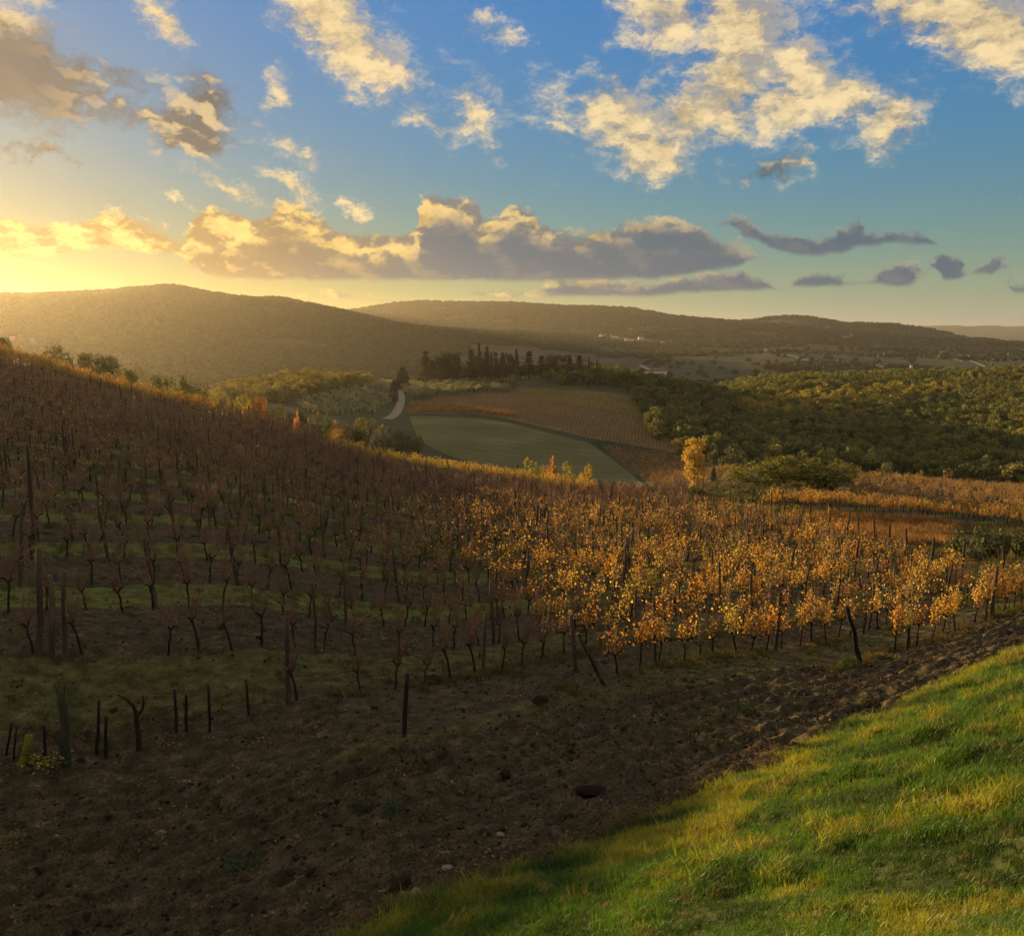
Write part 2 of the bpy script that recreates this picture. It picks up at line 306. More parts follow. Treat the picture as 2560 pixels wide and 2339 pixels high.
def land(x, y):
    """height of the ground, camera at 0"""
    shp = np.shape(x); x = np.asarray(x, float).ravel(); y = np.asarray(y, float).ravel()
    z = land0(x, y); r = np.hypot(x, y)
    far = sstep(500, 1600, r)
    z = z + far * r * 0.012 * (fbm(x / 420, y / 420, 5, 11) - 0.5) * 1.6
    mid = sstep(90, 200, r) * (1 - far)
    z = z + mid * 3.0 * (fbm(x / 60, y / 60, 3, 21) - 0.5)
    # far blue mountains beyond the plain
    z = z + 270 * np.exp(-((x - 6250) / 1500) ** 2 - ((y - 12500) / 1500) ** 2) + 200 * np.exp(-((x - 8600) / 1200) ** 2 - ((y - 13500) / 1500) ** 2)
    z = np.where(r > 2500, np.clip(z, -300, 158), z)
    u, v = uv(x, y)
    near = 1 - sstep(70, 130, r)
    b = -7.75 - 0.05 * np.maximum(u - 14, 0) + 0.60 * (border(u) - v) + 0.55 * (fbm(u * .55, v * .55, 3, 8) - .5) * sstep(9, 7, v)
    b = np.minimum(b, -1.75 + 0.02 * np.maximum(0, -v))
    k = 0.35; h = np.clip(0.5 + 0.5 * (b - z) / k, 0, 1)
    zb = z * (1 - h) + b * h + k * h * (1 - h)
    side = near * (v < 14)
    z = np.where(side > 0, z * (1 - near) + zb * near, z)
    return z.reshape(shp)
def at(px, py, ymin=6, ymax=6000):
    """where the line of sight through a picture point meets the ground"""
    d = pix_dir(px, py); ax, tz = d[0] / d[1], d[2] / d[1]
    Y = np.exp(np.linspace(math.log(ymin), math.log(ymax), 700))
    g = land(ax * Y, Y) - tz * Y
    i = np.argmax(g > 0)
    if g[i] <= 0: i = len(Y) - 1
    if i == 0: return np.array([ax * Y[0], Y[0], tz * Y[0]])
    f = g[i - 1] / (g[i - 1] - g[i]); yy = Y[i - 1] + f * (Y[i] - Y[i - 1])
    return np.array([ax * yy, yy, float(land(np.array([ax * yy]), np.array([yy]))[0])])
def to_px(x, y, z):
    cp, sp = math.cos(PITCH), math.sin(PITCH)
    f = y * cp - z * sp; b = y * sp + z * cp
    return 512 + FPX * x / f, 467.5 - FPX * b / f

# ------------------------------------------------------------------ mesh helpers
root_col = scene.collection
def mesh_np(name, verts, polys, mat=None, smooth=False):
    """polys: list of integer arrays (n,3) / (n,4)"""
    me = bpy.data.meshes.new(name)
    verts = np.asarray(verts, np.float32)
    me.vertices.add(len(verts)); me.vertices.foreach_set('co', verts.ravel())
    polys = [np.asarray(p, np.int32) for p in polys if len(p)]
    tot = np.concatenate([np.full(len(p), p.shape[1], np.int32) for p in polys])
    idx = np.concatenate([p.ravel() for p in polys])
    start = np.r_[0, np.cumsum(tot)[:-1]].astype(np.int32)
    me.loops.add(len(idx)); me.loops.foreach_set('vertex_index', idx)
    me.polygons.add(len(tot)); me.polygons.foreach_set('loop_start', start)
    try: me.polygons.foreach_set('loop_total', tot)
    except Exception: pass
    if smooth: me.polygons.foreach_set('use_smooth', np.ones(len(tot), bool))
    if mat is not None: me.materials.append(mat)
    me.update(calc_edges=True)
    return me
def link(name, me, parent=None, loc=None, rot=None, scl=None):
    o = bpy.data.objects.new(name, me); root_col.objects.link(o)
    if parent is not None: o.parent = parent
    if loc is not None: o.location = loc
    if rot is not None: o.rotation_euler = rot
    if scl is not None: o.scale = scl if hasattr(scl, '__len__') else (scl,) * 3
    return o
def tag(o, label=None, cat=None, group=None, kind=None, tint=None):
    if label: o['label'] = label
    if cat: o['category'] = cat
    if group: o['group'] = group
    if kind: o['kind'] = kind
    if tint is not None: o['tint'] = [float(t) for t in tint]
    return o
class MB:
    def __init__(s): s.v, s.q, s.t, s.n = [], [], [], 0
    def add(s, v, q=None, t=None):
        v = np.asarray(v, float)
        if q is not None and len(q): s.q.append(np.asarray(q, int) + s.n)
        if t is not None and len(t): s.t.append(np.asarray(t, int) + s.n)
        s.v.append(v); s.n += len(v); return s
    def tube(s, pts, rad, k=5, cap=True):
        pts = np.asarray(pts, float); n = len(pts); rad = np.broadcast_to(np.asarray(rad, float), (n,))
        tan = np.gradient(pts, axis=0); tan /= np.linalg.norm(tan, axis=1)[:, None] + 1e-9
        ref = np.array([0.31, 0.95, 0.12]); a = np.cross(tan, ref); a /= np.linalg.norm(a, axis=1)[:, None] + 1e-9
        b = np.cross(tan, a); an = np.arange(k) * 2 * math.pi / k
        v = pts[:, None] + rad[:, None, None] * (np.cos(an)[None, :, None] * a[:, None] + np.sin(an)[None, :, None] * b[:, None])
        i = np.arange(n - 1)[:, None] * k; j = np.arange(k)[None]; j2 = (j + 1) % k
        q = np.stack([i + j, i + j2, i + k + j2, i + k + j], -1).reshape(-1, 4)
        v = v.reshape(-1, 3); t = None
        if cap:
            v = np.vstack([v, pts[-1:] + tan[-1:] * rad[-1] * .3]); m = (n - 1) * k
            t = np.stack([m + np.arange(k), m + (np.arange(k) + 1) % k, np.full(k, n * k)], -1)
        return s.add(v, q, t)
    def box(s, c, d, rz=0.0):
        x, y, z = np.array(d) / 2.0
        v = np.array([[-x, -y, -z], [x, -y, -z], [x, y, -z], [-x, y, -z], [-x, -y, z], [x, -y, z], [x, y, z], [-x, y, z]])
        co, si = math.cos(rz), math.sin(rz); v = v @ np.array([[co, si, 0], [-si, co, 0], [0, 0, 1]]) + np.array(c)
        return s.add(v, [[0, 3, 2, 1], [4, 5, 6, 7], [0, 1, 5, 4], [1, 2, 6, 5], [2, 3, 7, 6], [3, 0, 4, 7]])
    def leaves(s, c, nrm, size, rng, asp=0.8, fold=0.0):
        """one four-cornered leaf at each centre, tip in a random direction across the normal"""
        c = np.asarray(c, float); n = len(c)
        nrm = nrm / (np.linalg.norm(nrm, axis=1)[:, None] + 1e-9)
        a = np.cross(nrm, rng.normal(size=(n, 3))); a /= np.linalg.norm(a, axis=1)[:, None] + 1e-9
        b = np.cross(nrm, a); sz = np.broadcast_to(np.asarray(size, float), (n,))[:, None]
        v = np.stack([c - a * sz * .5, c + b * sz * .5 * asp + nrm * sz * fold, c + a * sz * .6, c - b * sz * .5 * asp + nrm * sz * fold], 1).reshape(-1, 3)
        return s.add(v, np.arange(n * 4).reshape(-1, 4))
    def mesh(s, name, mat=None, smooth=False):
        pol = []
        if s.q: pol.append(np.concatenate(s.q))
        if s.t: pol.append(np.concatenate(s.t))
        return mesh_np(name, np.concatenate(s.v), pol, mat, smooth)
def grid_mesh(X, Y, Z):
    n, m = X.shape; i = np.arange(n - 1)[:, None] * m + np.arange(m - 1)[None]
    q = np.stack([i, i + 1, i + m + 1, i + m], -1).reshape(-1, 4)
    return np.stack([X, Y, Z], -1).reshape(-1, 3), q

# ------------------------------------------------------------------ materials
def new_mat(name):
    m = bpy.data.materials.new(name); m.use_nodes = True; t = m.node_tree; t.nodes.clear()
    N = NT(t); o = N.n('ShaderNodeOutputMaterial'); return m, N, o
def tint_node(N):
    a = N.n('ShaderNodeAttribute', attribute_type='INSTANCER', attribute_name='tint'); return a.outputs['Color']
def foliage_mat(name, col, trans=0.45, var=0.35, rough=0.6, gloss=0.05, tinted=False, tcol=None):
    m, N, o = new_mat(name)
    geo = N.n('ShaderNodeNewGeometry'); oi = N.n('ShaderNodeObjectInfo')
    base = tint_node(N) if tinted else (*col, 1)
    rnd = N.math('ADD', N.math('MULTIPLY', geo.outputs['Random Per Island'], var), N.math('MULTIPLY', oi.outputs['Random'], var * .8))
    cc = N.mix(1.0, base, N.xyz(*[N.math('ADD', rnd, 1 - var * .9)] * 3), 'MULTIPLY')
    hs = N.n('ShaderNodeHueSaturation'); N.put(hs.inputs['Color'], cc)
    N.put(hs.inputs['Hue'], N.math('MULTIPLY_ADD', geo.outputs['Random Per Island'], 0.045, 0.478))
    d = N.n('ShaderNodeBsdfDiffuse'); N.put(d.inputs[0], hs.outputs[0])
    tr = N.n('ShaderNodeBsdfTranslucent')
    N.put(tr.inputs[0], N.mix(1.0, hs.outputs[0], tcol or (1.15, 1.05, .6), 'MULTIPLY'))
    mx = N.n('ShaderNodeMixShader'); mx.inputs[0].default_value = trans
    N.put(mx.inputs[1], d.outputs[0]); N.put(mx.inputs[2], tr.outputs[0])
    sh = mx.outputs[0]
    if gloss:
        g = N.n('ShaderNodeBsdfGlossy'); g.inputs['Roughness'].default_value = rough
        m2 = N.n('ShaderNodeMixShader'); m2.inputs[0].default_value = gloss
        N.put(m2.inputs[1], sh); N.put(m2.inputs[2], g.outputs[0]); sh = m2.outputs[0]
    N.put(o.inputs[0], sh); return m
def rough_mat(name, stops, scale=8.0, bump=0.3, bscale=None, coords='Object', stretch=(1, 1, 1), rough=0.9, det=6):
    """uneven natural surface: noise between several colours, noise relief"""
    m, N, o = new_mat(name)
    tc = N.n('ShaderNodeTexCoord'); oi = N.n('ShaderNodeObjectInfo')
    v = N.vmath('ADD', N.vmath('MULTIPLY', tc.outputs[coords], stretch), N.xyz(N.math('MULTIPLY', oi.outputs['Random'], 37.0), 0.0, 0.0))
    n1 = N.noise(v, scale, det, 0.62)
    b = N.n('ShaderNodeBsdfPrincipled'); b.inputs['Roughness'].default_value = rough
    b.inputs['Specular IOR Level'].default_value = 0.15
    cc = N.ramp(n1, stops); cc = N.mix(1.0, cc, N.xyz(*[N.math('MULTIPLY_ADD', oi.outputs['Random'], .4, .8)] * 3), 'MULTIPLY')
    N.put(b.inputs['Base Color'], cc)
    if bump:
        bp = N.n('ShaderNodeBump'); bp.inputs['Strength'].default_value = bump; bp.inputs['Distance'].default_value = 0.05
        N.put(bp.inputs['Height'], N.noise(v, bscale or scale * 2.5, 5, 0.6)); N.put(b.inputs['Normal'], bp.outputs[0])
    N.put(o.inputs[0], b.outputs[0]); return m

# ------------------------------------------------------------------ scatter (only for what nobody could count)
proto_col = bpy.data.collections.new('scatter sources')
def proto(name, me):
    o = bpy.data.objects.new(name, me); return o
def scatter(name, pts, rot, scl, idx, protos, tint=None, kind='stuff', label=None, cat=None, parent=None):
    pts = np.asarray(pts, np.float32); n = len(pts)
    me = bpy.data.meshes.new(name); me.vertices.add(n); me.vertices.foreach_set('co', pts.ravel())
    a = me.attributes.new('rot', 'FLOAT_VECTOR', 'POINT'); a.data.foreach_set('vector', np.asarray(rot, np.float32).ravel())
    scl = np.asarray(scl, np.float32)
    if scl.ndim == 1: scl = np.repeat(scl[:, None], 3, 1)
    a = me.attributes.new('scl', 'FLOAT_VECTOR', 'POINT'); a.data.foreach_set('vector', scl.ravel())
    a = me.attributes.new('idx', 'INT', 'POINT'); a.data.foreach_set('value', np.asarray(idx, np.int32))
    if tint is not None:
        tint = np.asarray(tint, np.float32); a = me.attributes.new('tint', 'FLOAT_COLOR', 'POINT')
        a.data.foreach_set('color', np.c_[tint, np.ones(n, np.float32)].astype(np.float32).ravel())
    o = link(name, me, parent)
    g = bpy.data.node_groups.new(name, 'GeometryNodeTree')
    g.interface.new_socket('Geometry', in_out='INPUT', socket_type='NodeSocketGeometry')
    g.interface.new_socket('Geometry', in_out='OUTPUT', socket_type='NodeSocketGeometry')
    gi = g.nodes.new('NodeGroupInput'); go = g.nodes.new('NodeGroupOutput'); jn = g.nodes.new('GeometryNodeJoinGeometry')
    def attr(nm, typ):
        nd = g.nodes.new('GeometryNodeInputNamedAttribute'); nd.data_type = typ; nd.inputs[0].default_value = nm
        return nd.outputs[0]
    ra, sa, ia = attr('rot', 'FLOAT_VECTOR'), attr('scl', 'FLOAT_VECTOR'), attr('idx', 'INT')
    e2r = g.nodes.new('FunctionNodeEulerToRotation'); g.links.new(ra, e2r.inputs[0])
    for i, p in enumerate(protos):
        cm = g.nodes.new('FunctionNodeCompare'); cm.data_type = 'INT'; cm.operation = 'EQUAL'
        ins = [s for s in cm.inputs if s.type == 'INT']
        g.links.new(ia, ins[0]); ins[1].default_value = i
        oi = g.nodes.new('GeometryNodeObjectInfo'); oi.inputs['Object'].default_value = p
        oi.inputs['As Instance'].default_value = True
        ip = g.nodes.new('GeometryNodeInstanceOnPoints')
        g.links.new(gi.outputs[0], ip.inputs['Points']); g.links.new(cm.outputs[0], ip.inputs['Selection'])
        g.links.new(oi.outputs['Geometry'], ip.inputs['Instance']); g.links.new(e2r.outputs[0], ip.inputs['Rotation'])
        g.links.new(sa, ip.inputs['Scale']); g.links.new(ip.outputs[0], jn.inputs[0])
    g.links.new(jn.outputs[0], go.inputs[0])
    md = o.modifiers.new('scatter', 'NODES'); md.node_group = g
    tag(o, label, cat, None, kind); return o
# ------------------------------------------------------------------ ground
def wood_cover(x, y):
    """how wooded the far country is, 0..1"""
    r = np.hypot(x, y); px = 512 + FPX * x / np.maximum(y, 1)
    n = fbm(x / 260, y / 260, 4, 41)
    left = sstep(520, 330, px)                               # the big wooded hill towards the sun
    top = sstep(2400, 3100, r)
    return np.clip(n + 0.30 * left + 0.16 * top - 0.03, 0, 1)
RNG = np.random.default_rng(7)
th = np.radians(np.r_[np.linspace(-180, -75, 22)[:-1], np.linspace(-75, -40, 60)[:-1], np.linspace(-40, 40, 400)[:-1], np.linspace(40, 75, 40)[:-1], np.linspace(75, 180, 22)])
rr = np.exp(np.linspace(math.log(1.2), math.log(26000), 330))
TH, RR = np.meshgrid(th, rr)
GX, GY = RR * np.sin(TH), RR * np.cos(TH); GZ = land(GX, GY)
gu, gv = uv(GX, GY)
inner = sstep(-9.5, -8, gu) * sstep(118, 110, gu) * sstep(-2.5, -1, gv) * sstep(123, 119, gv)
GZ = GZ - 0.45 * inner * (RR < 200)
V, Q = grid_mesh(GX, GY, GZ)
m, N, o = new_mat('open_country')
g = N.n('ShaderNodeNewGeometry'); pos = g.outputs['Position']
at_c = N.n('ShaderNodeAttribute', attribute_name='cover').outputs['Fac']
n1, n2 = N.noise(pos, 0.006, 6, 0.6), N.noise(pos, 0.05, 6, 0.65)
field = N.ramp(N.math('ADD', N.math('MULTIPLY', n1, .7), N.math('MULTIPLY', n2, .3)), [(.35, (.038, .046, .022)), (.46, (.066, .07, .034)), (.52, (.052, .05, .030)), (.60, (.085, .08, .045)), (.68, (.048, .054, .026))])
woodc = N.ramp(n2, [(.3, (.022, .032, .018)), (.55, (.040, .052, .026)), (.7, (.062, .066, .030))])
col = N.mix(N.rng(at_c, .46, .52), field, woodc)
b = N.n('ShaderNodeBsdfPrincipled'); b.inputs['Roughness'].default_value = .95; b.inputs['Specular IOR Level'].default_value = .1
N.put(b.inputs['Base Color'], col)
bp = N.n('ShaderNodeBump'); bp.inputs['Strength'].default_value = .6; bp.inputs['Distance'].default_value = 2.0
N.put(bp.inputs['Height'], N.noise(pos, .12, 5, .65)); N.put(b.inputs['Normal'], bp.outputs[0])
N.put(o.inputs[0], b.outputs[0])
me = mesh_np('terrain', V, [Q[:, ::-1]], m, True)
a = me.attributes.new('cover', 'FLOAT', 'POINT'); a.data.foreach_set('value', wood_cover(V[:, 0], V[:, 1]).astype(np.float32))
tag(link('terrain', me), 'rolling valley and hills of fields and woodland', 'terrain', kind='structure')

# near ground: grass bank, ploughed strip, ground between the vines
ROW0, ROWGAP = 12.3, 2.5
def vine_edge(u): return np.interp(u, [-8, 5, 8, 13.5, 15, 21.5, 23.5, 60], [15.6, 15.6, 13.9, 13.7, 13.4, 12.6, 11.3, 11.2])
STEP = .078
us = np.arange(-9.5, 46, STEP); vs_ = np.arange(-1.6, 31, STEP)
UU, VV = np.meshgrid(us, vs_); NX, NY = xy(UU, VV); NZ = land(NX, NY)
bd = border(UU); ve = vine_edge(UU)
soil = sstep(bd - .15, bd + .2, VV)
plough = soil * sstep(ve + .8, ve - .3, VV)
cl = fbm(UU / .42, VV / .3, 4, 3, .6) - .5
lump = np.abs(fbm(UU / .30, VV / .24, 2, 13, .6) - .5) * 2; lump2 = np.abs(fbm(UU / .75, VV / .5, 2, 14, .6) - .5) * 2
fur = np.sin((VV + .25 * fbm(UU / 3, VV / 2, 2, 9)) * 2 * math.pi / .55)
NZ = NZ + soil * (.16 * cl + .08 * (fbm(UU / 1.6, VV / 1.2, 3, 4) - .5)) + plough * (.08 * cl + .05 * fur + .13 * (.25 - lump) + .16 * (.25 - lump2)) + (1 - soil) * .10 * (fbm(UU / .6, VV / .6, 3, 6) - .5)
V, Q = grid_mesh(NX, NY, NZ)
fc = ((VV + .05), bd, ve)
cv = lambda A: (A[:-1, :-1] + A[1:, 1:]).ravel() / 2
fv, fb, fe = cv(VV), cv(bd), cv(ve)
def sub(name, mask, mat, lab, V=V, Q=Q, smooth=True):
    q = Q[mask]; used, inv = np.unique(q, return_inverse=True)
    me = mesh_np(name, V[used], [inv.reshape(-1, 4)], mat, smooth)
    return tag(link(name, me), lab, name.replace('_', ' '), kind='structure')
def soil_mat(name, row=False):
    m, N, o = new_mat(name)
    g = N.n('ShaderNodeNewGeometry'); pos = g.outputs['Position']
    uc = N.vmath('DOT_PRODUCT', pos, (UX, UY, 0)); vc = N.vmath('DOT_PRODUCT', pos, (VX, VY, 0))
    q = N.xyz(uc, vc, N.vmath('DOT_PRODUCT', pos, (0, 0, 1)))
    n1 = N.noise(N.vmath('MULTIPLY', q, (.8, 1.2, 1)), 3.2, 8, .68); n2 = N.noise(q, .5, 4, .55); n3 = N.noise(q, 22.0, 3, .6)
    col = N.ramp(N.math('ADD', N.math('MULTIPLY', n1, .6), N.math('MULTIPLY', n3, .4)), [(.34, (.016, .012, .0055)), (.5, (.050, .038, .018)), (.60, (.10, .077, .038)), (.70, (.27, .205, .115))])
    if row:
        ph = N.math('FRACT', N.math('MULTIPLY', N.math('SUBTRACT', vc, ROW0), 1 / (2 * ROWGAP)))
        band = N.math('MULTIPLY', N.rng(ph, .04, .12), N.rng(ph, .50, .42))
        # grass is patchy, thicker up the slope
        gr = N.math('MULTIPLY', N.rng(N.math('ADD', band, N.math('MULTIPLY', N.math('SUBTRACT', n2, .5), 2.2)), .35, .7), N.rng(vc, 17, 24, .25, 1.0))
        gr = N.math('MULTIPLY', gr, N.rng(n1, .3, .6, .45, 1.0))
        gcol = N.ramp(n1, [(.3, (.064, .080, .014)), (.55, (.12, .14, .026)), (.75, (.19, .18, .05))])
        far = N.rng(vc, 60, 85); gcol = N.mix(far, gcol, N.mix(n1, (.05, .045, .015), (.07, .05, .022)))
        col = N.mix(gr, col, gcol)
    b = N.n('ShaderNodeBsdfPrincipled'); b.inputs['Roughness'].default_value = .92; b.inputs['Specular IOR Level'].default_value = .15
    N.put(b.inputs['Base Color'], col)
    bp = N.n('ShaderNodeBump'); bp.inputs['Strength'].default_value = .8; bp.inputs['Distance'].default_value = .05
    N.put(bp.inputs['Height'], N.math('ADD', n1, N.math('MULTIPLY', n3, .35))); N.put(b.inputs['Normal'], bp.outputs[0])
    N.put(o.inputs[0], b.outputs[0]); return m
M_soil, M_rows = soil_mat('tilled_soil'), soil_mat('vineyard_soil', True)
M_bank = rough_mat('bank_turf', [(.3, (.012, .020, .004)), (.55, (.03, .045, .008)), (.75, (.06, .065, .016))], 2.0, .5)
sub('grass_bank', fv < fb, M_bank, 'steep green grass bank beside the ploughed strip')
sub('ploughed_strip', (fv >= fb) & (fv < fe), M_soil, 'dark ploughed soil strip between grass bank and vines')
sub('vineyard_ground', (fv >= fe), M_rows, 'bare and grassy ground under the vine rows')
us = np.r_[np.arange(-9.5, 46, .5), np.arange(46, 122, .7)]; vs2 = np.arange(30.9, 120.5, .5)
UU, VV = np.meshgrid(us, vs2); AX, AY = xy(UU, VV); AZ = land(AX, AY)
V2, Q2 = grid_mesh(AX, AY, AZ + .03 * (fbm(UU * 2, VV * 2, 2, 3) - .5))
sub('vineyard_slope', np.ones(len(Q2), bool), M_rows, 'sloping ground of the vineyard up to the ridge', V2, Q2)
us = np.arange(45.9, 122, .5); vs2 = np.arange(4, 31.2, .4)
UU, VV = np.meshgrid(us, vs2); AX, AY = xy(UU, VV); AZ = land(AX, AY)
V2, Q2 = grid_mesh(AX, AY, AZ + .03 * (fbm(UU * 2, VV * 2, 2, 3) - .5))
M_verge = rough_mat('verge_turf', [(.3, (.03, .036, .009)), (.5, (.06, .056, .016)), (.7, (.10, .075, .028))], .8, .5, coords='Object')
sub('valley_verge', np.ones(len(Q2), bool), M_verge, 'rough grassy ground right of the vine rows', V2, Q2)
# ------------------------------------------------------------------ vines and posts
M_vtrunk = rough_mat('vine_bark', [(.3, (.014, .009, .006)), (.55, (.034, .022, .014)), (.75, (.07, .048, .03))], 14, .8, stretch=(1, 1, .25))
M_cane = rough_mat('vine_cane', [(.3, (.14, .078, .052)), (.6, (.25, .145, .092)), (.8, (.38, .23, .14))], 5, 0)
M_vleaf = foliage_mat('vine_leaf', (.4, .22, .03), .5, .5, tinted=True, tcol=(1.2, .95, .45))
M_post = rough_mat('weathered_post', [(.3, (.030, .022, .015)), (.55, (.075, .055, .038)), (.75, (.14, .11, .08))], 6, .6, stretch=(1, 1, .12))
M_postdark = rough_mat('dark_stake', [(.3, (.012, .011, .010)), (.6, (.028, .026, .022)), (.8, (.05, .045, .035))], 7, .6, stretch=(1, 1, .15))
M_wire = rough_mat('trellis_wire_steel', [(.3, (.10, .09, .08)), (.7, (.2, .18, .16))], 3, 0, rough=.5)
def make_vine(seed, leafy, near, dense=True):
    rg = np.random.default_rng(seed)
    hgt = rg.uniform(.52, .74); lean = rg.normal(0, .07, 2)
    n = 7 if near else 3
    z = np.linspace(-.06, hgt, n); k = rg.normal(0, .010 if near else .008, (n, 2)); k[0] = 0
    pts = np.c_[lean[0] * (z / hgt) + k[:, 0], lean[1] * (z / hgt) + k[:, 1], z]
    T = MB(); rad = np.interp(z, [0, .1, hgt * .8, hgt], [.042, .031, .025, .036]) * rg.uniform(.8, 1.15)
    T.tube(pts, rad, 7 if near else 4)
    head = pts[-1]; arms = []
    for s in (-1, 1):
        L = rg.uniform(.24, .42) if dense else rg.uniform(.06, .17); e = head + np.array([s * L, rg.normal(0, .05), rg.uniform(.03, .12)])
        T.tube([head - [0, 0, .04], (head + e) / 2 + [0, 0, .02], e], [.026, .022, .014], 6 if near else 3); arms.append(e)
    Cn = MB(); lv = []; ln = []
    nc = (int(rg.integers(24, 34)) if near else 16) if dense else (int(rg.integers(24, 32)) if near else 14)
    thin = 1.0 if dense else .9
    for i in range(nc):
        b = head * (1 - (f := rg.uniform(0, 1))) + arms[i % 2] * f
        L = rg.uniform(.45, 1.15); a = rg.uniform(0, 2 * math.pi); out = rg.uniform(.05, .32)
        dx, dy = .22 * rg.normal() + .12, math.sin(a) * out
        m_ = 7 if near else 4; t = np.linspace(0, 1, m_)
        droop = rg.uniform(.0, .75) if rg.random() < .6 else 0.05
        p = np.c_[b[0] + dx * t * L + droop * .45 * t ** 2 * L, b[1] + dy * t * L, b[2] + L * (t * .95 - droop * .75 * t ** 2)]
        p += rg.normal(0, .014, p.shape) * t[:, None]
        Cn.tube(p, np.linspace(.009, .005, m_) * (1 if near else 1.7) * thin, 3, cap=False)
        nl = rg.poisson(leafy * (7.5 if near else 4.5))
        for _ in range(nl):
            q = rg.uniform(.02, 1.0) * (m_ - 1); j = min(int(q), m_ - 2); w = q - j
            lv.append(p[j] * (1 - w) + p[j + 1] * w + rg.normal(0, .06, 3)); ln.append(rg.normal(size=3) + [0, -.3, .5])
    out = [T.mesh('vine_trunk', M_vtrunk, True), Cn.mesh('vine_canes', M_cane)]
    if lv:
        Lm = MB(); lv = np.array(lv); ln = np.array(ln); n = len(lv); sz = rg.uniform(.042, .08, n) * (1 if near else 1.3)
        # lobed leaf: six corners folded along the midrib
        nr = ln / np.linalg.norm(ln, axis=1)[:, None]; a = np.cross(nr, rg.normal(size=(n, 3))); a /= np.linalg.norm(a, axis=1)[:, None]; b = np.cross(nr, a); s = sz[:, None]
        if near:
            P = [lv - a * s * .35, lv + b * s * .52 - a * s * .12 + nr * s * .12, lv + b * s * .40 + a * s * .38 + nr * s * .10, lv + a * s * .62, lv - b * s * .40 + a * s * .38 + nr * s * .10, lv - b * s * .52 - a * s * .12 + nr * s * .12]
            v = np.stack(P, 1).reshape(-1, 3); i = np.arange(n)[:, None] * 6
            Lm.add(v, np.vstack([i + [0, 1, 2, 3], i + [0, 3, 4, 5]]))
        else: Lm.leaves(lv, nr, sz, rg, .9)
        out.append(Lm.mesh('vine_leaves', M_vleaf))
    return out
LEAFS = [0.0, 0.12, 0.5, 1.1, 2.6]
NEARV = [[make_vine(100 + 10 * k + j, L, True, k > 1) for j in range(5)] for k, L in enumerate(LEAFS[:4])]
def joined(meshes, name):
    V, Qs, Ts, mi, off, mats = [], [], [], [], 0, []
    for me in meshes:
        n = len(me.vertices); co = np.empty(n * 3, np.float32); me.vertices.foreach_get('co', co); V.append(co.reshape(-1, 3))
        lt = np.empty(len(me.polygons), np.int32); me.polygons.foreach_get('loop_total', lt)
        ix = np.empty(len(me.loops), np.int32); me.loops.foreach_get('vertex_index', ix)
        st = np.r_[0, np.cumsum(lt)[:-1]]
        for c, L in ((4, Qs), (3, Ts)):
            s = st[lt == c]
            if len(s): L.append((ix[s[:, None] + np.arange(c)] + off, len(mats)))
        mats.append(me.materials[0]); off += n
    me = mesh_np(name, np.concatenate(V), [a for a, _ in Qs] + [a for a, _ in Ts])
    for m_ in mats: me.materials.append(m_)
    me.polygons.foreach_set('material_index', np.concatenate([np.full(len(a), k, np.int32) for a, k in Qs + Ts]))
    me.update(); return me
FARV = [proto('far_vine', joined(make_vine(300 + 10 * k + j, L, False, k > 1), 'far_vine')) for k, L in enumerate(LEAFS + [0.02, .12]) for j in range(2)]

# right-hand end of every row, from the line of end posts
_bd = np.array([uv(*at(px, py)[:2]) for px, py in ((650, 489), (691, 505), (736, 511), (776, 518), (821, 534), (854, 545), (881, 556), (916, 573), (985, 588), (1060, 600))])
_o = np.argsort(_bd[:, 1]); _bv, _bu = _bd[_o, 1], _bd[_o, 0]
def row_end(v): return float(np.interp(v, _bv, _bu)) if v < 66 else float(np.interp(v, [66, 92, 118], [_bu[-1], 64, 52]))
def ridge_v(px): return np.interp(px, [-60, 0, 110, 250, 380, 512, 640, 1100], [104, 106, 106, 102, 90, 88, 69, 66])
def leafiness(u, v):
    n = fbm(u / 4.0, v / 3.0, 3, 77); n2 = fbm(u / 1.3, v / 2.0, 2, 78)
    L = .07 + .6 * np.clip((n - .57) * 3.4, 0, 1)
    px, py = to_px(*xy(u, v), land(*xy(u, v)))
    rv = ridge_v(px)
    right = sstep(260, 640, px) * sstep(64, 40, v); L = L + right * (.22 + .55 * np.clip((n2 - .30) * 2.0, 0, 1) * sstep(.2, .5, n))
    ridge = sstep(rv - 14, rv - 7, v) * (px < 215); L = L + ridge * 1.1
    lip = sstep(rv - 13, rv - 7, v) * (px > 330) * (px < 590); L = L + lip * 1.0
    up = sstep(34, 50, v) * (px < 250); L = L + up * .45 * np.clip(n2 * 1.6 - .4, 0, 1)
    bare = sstep(48, 64, v) * (1 - ridge) * (1 - lip) * sstep(240, 300, px); L = L * (1 - .85 * bare)
    lf = sstep(23, 19, v) * sstep(560, 480, px); L = L * (1 - .95 * lf)
    return L + .10 * (n2 - .5)
vines = []      # u, v, row, number in row
posts = []
for k in range(0, 40):
    v = ROW0 + ROWGAP * k
    u0 = {0: 24.2, 1: 15.6, 2: 8.0}.get(k, max(-8.8, -.02 * v - 6)); u1 = row_end(v)
    n = 0; u = u0 + .35
    while u < u1 - .3:
        vines.append((u + RNG.normal(0, .07), v + RNG.normal(0, .05), k, n)); n += 1; u += .82
    pu = u1
    while pu > u0 - 1:
        posts.append((pu + RNG.normal(0, .15), v + RNG.normal(0, .04), k, pu == u1)); pu -= 5.7
vines = np.array(vines); vx, vy = xy(vines[:, 0], vines[:, 1]); vz = land(vx, vy)
vpx, vpy = to_px(vx, vy, vz); vd = np.hypot(vx, vy)
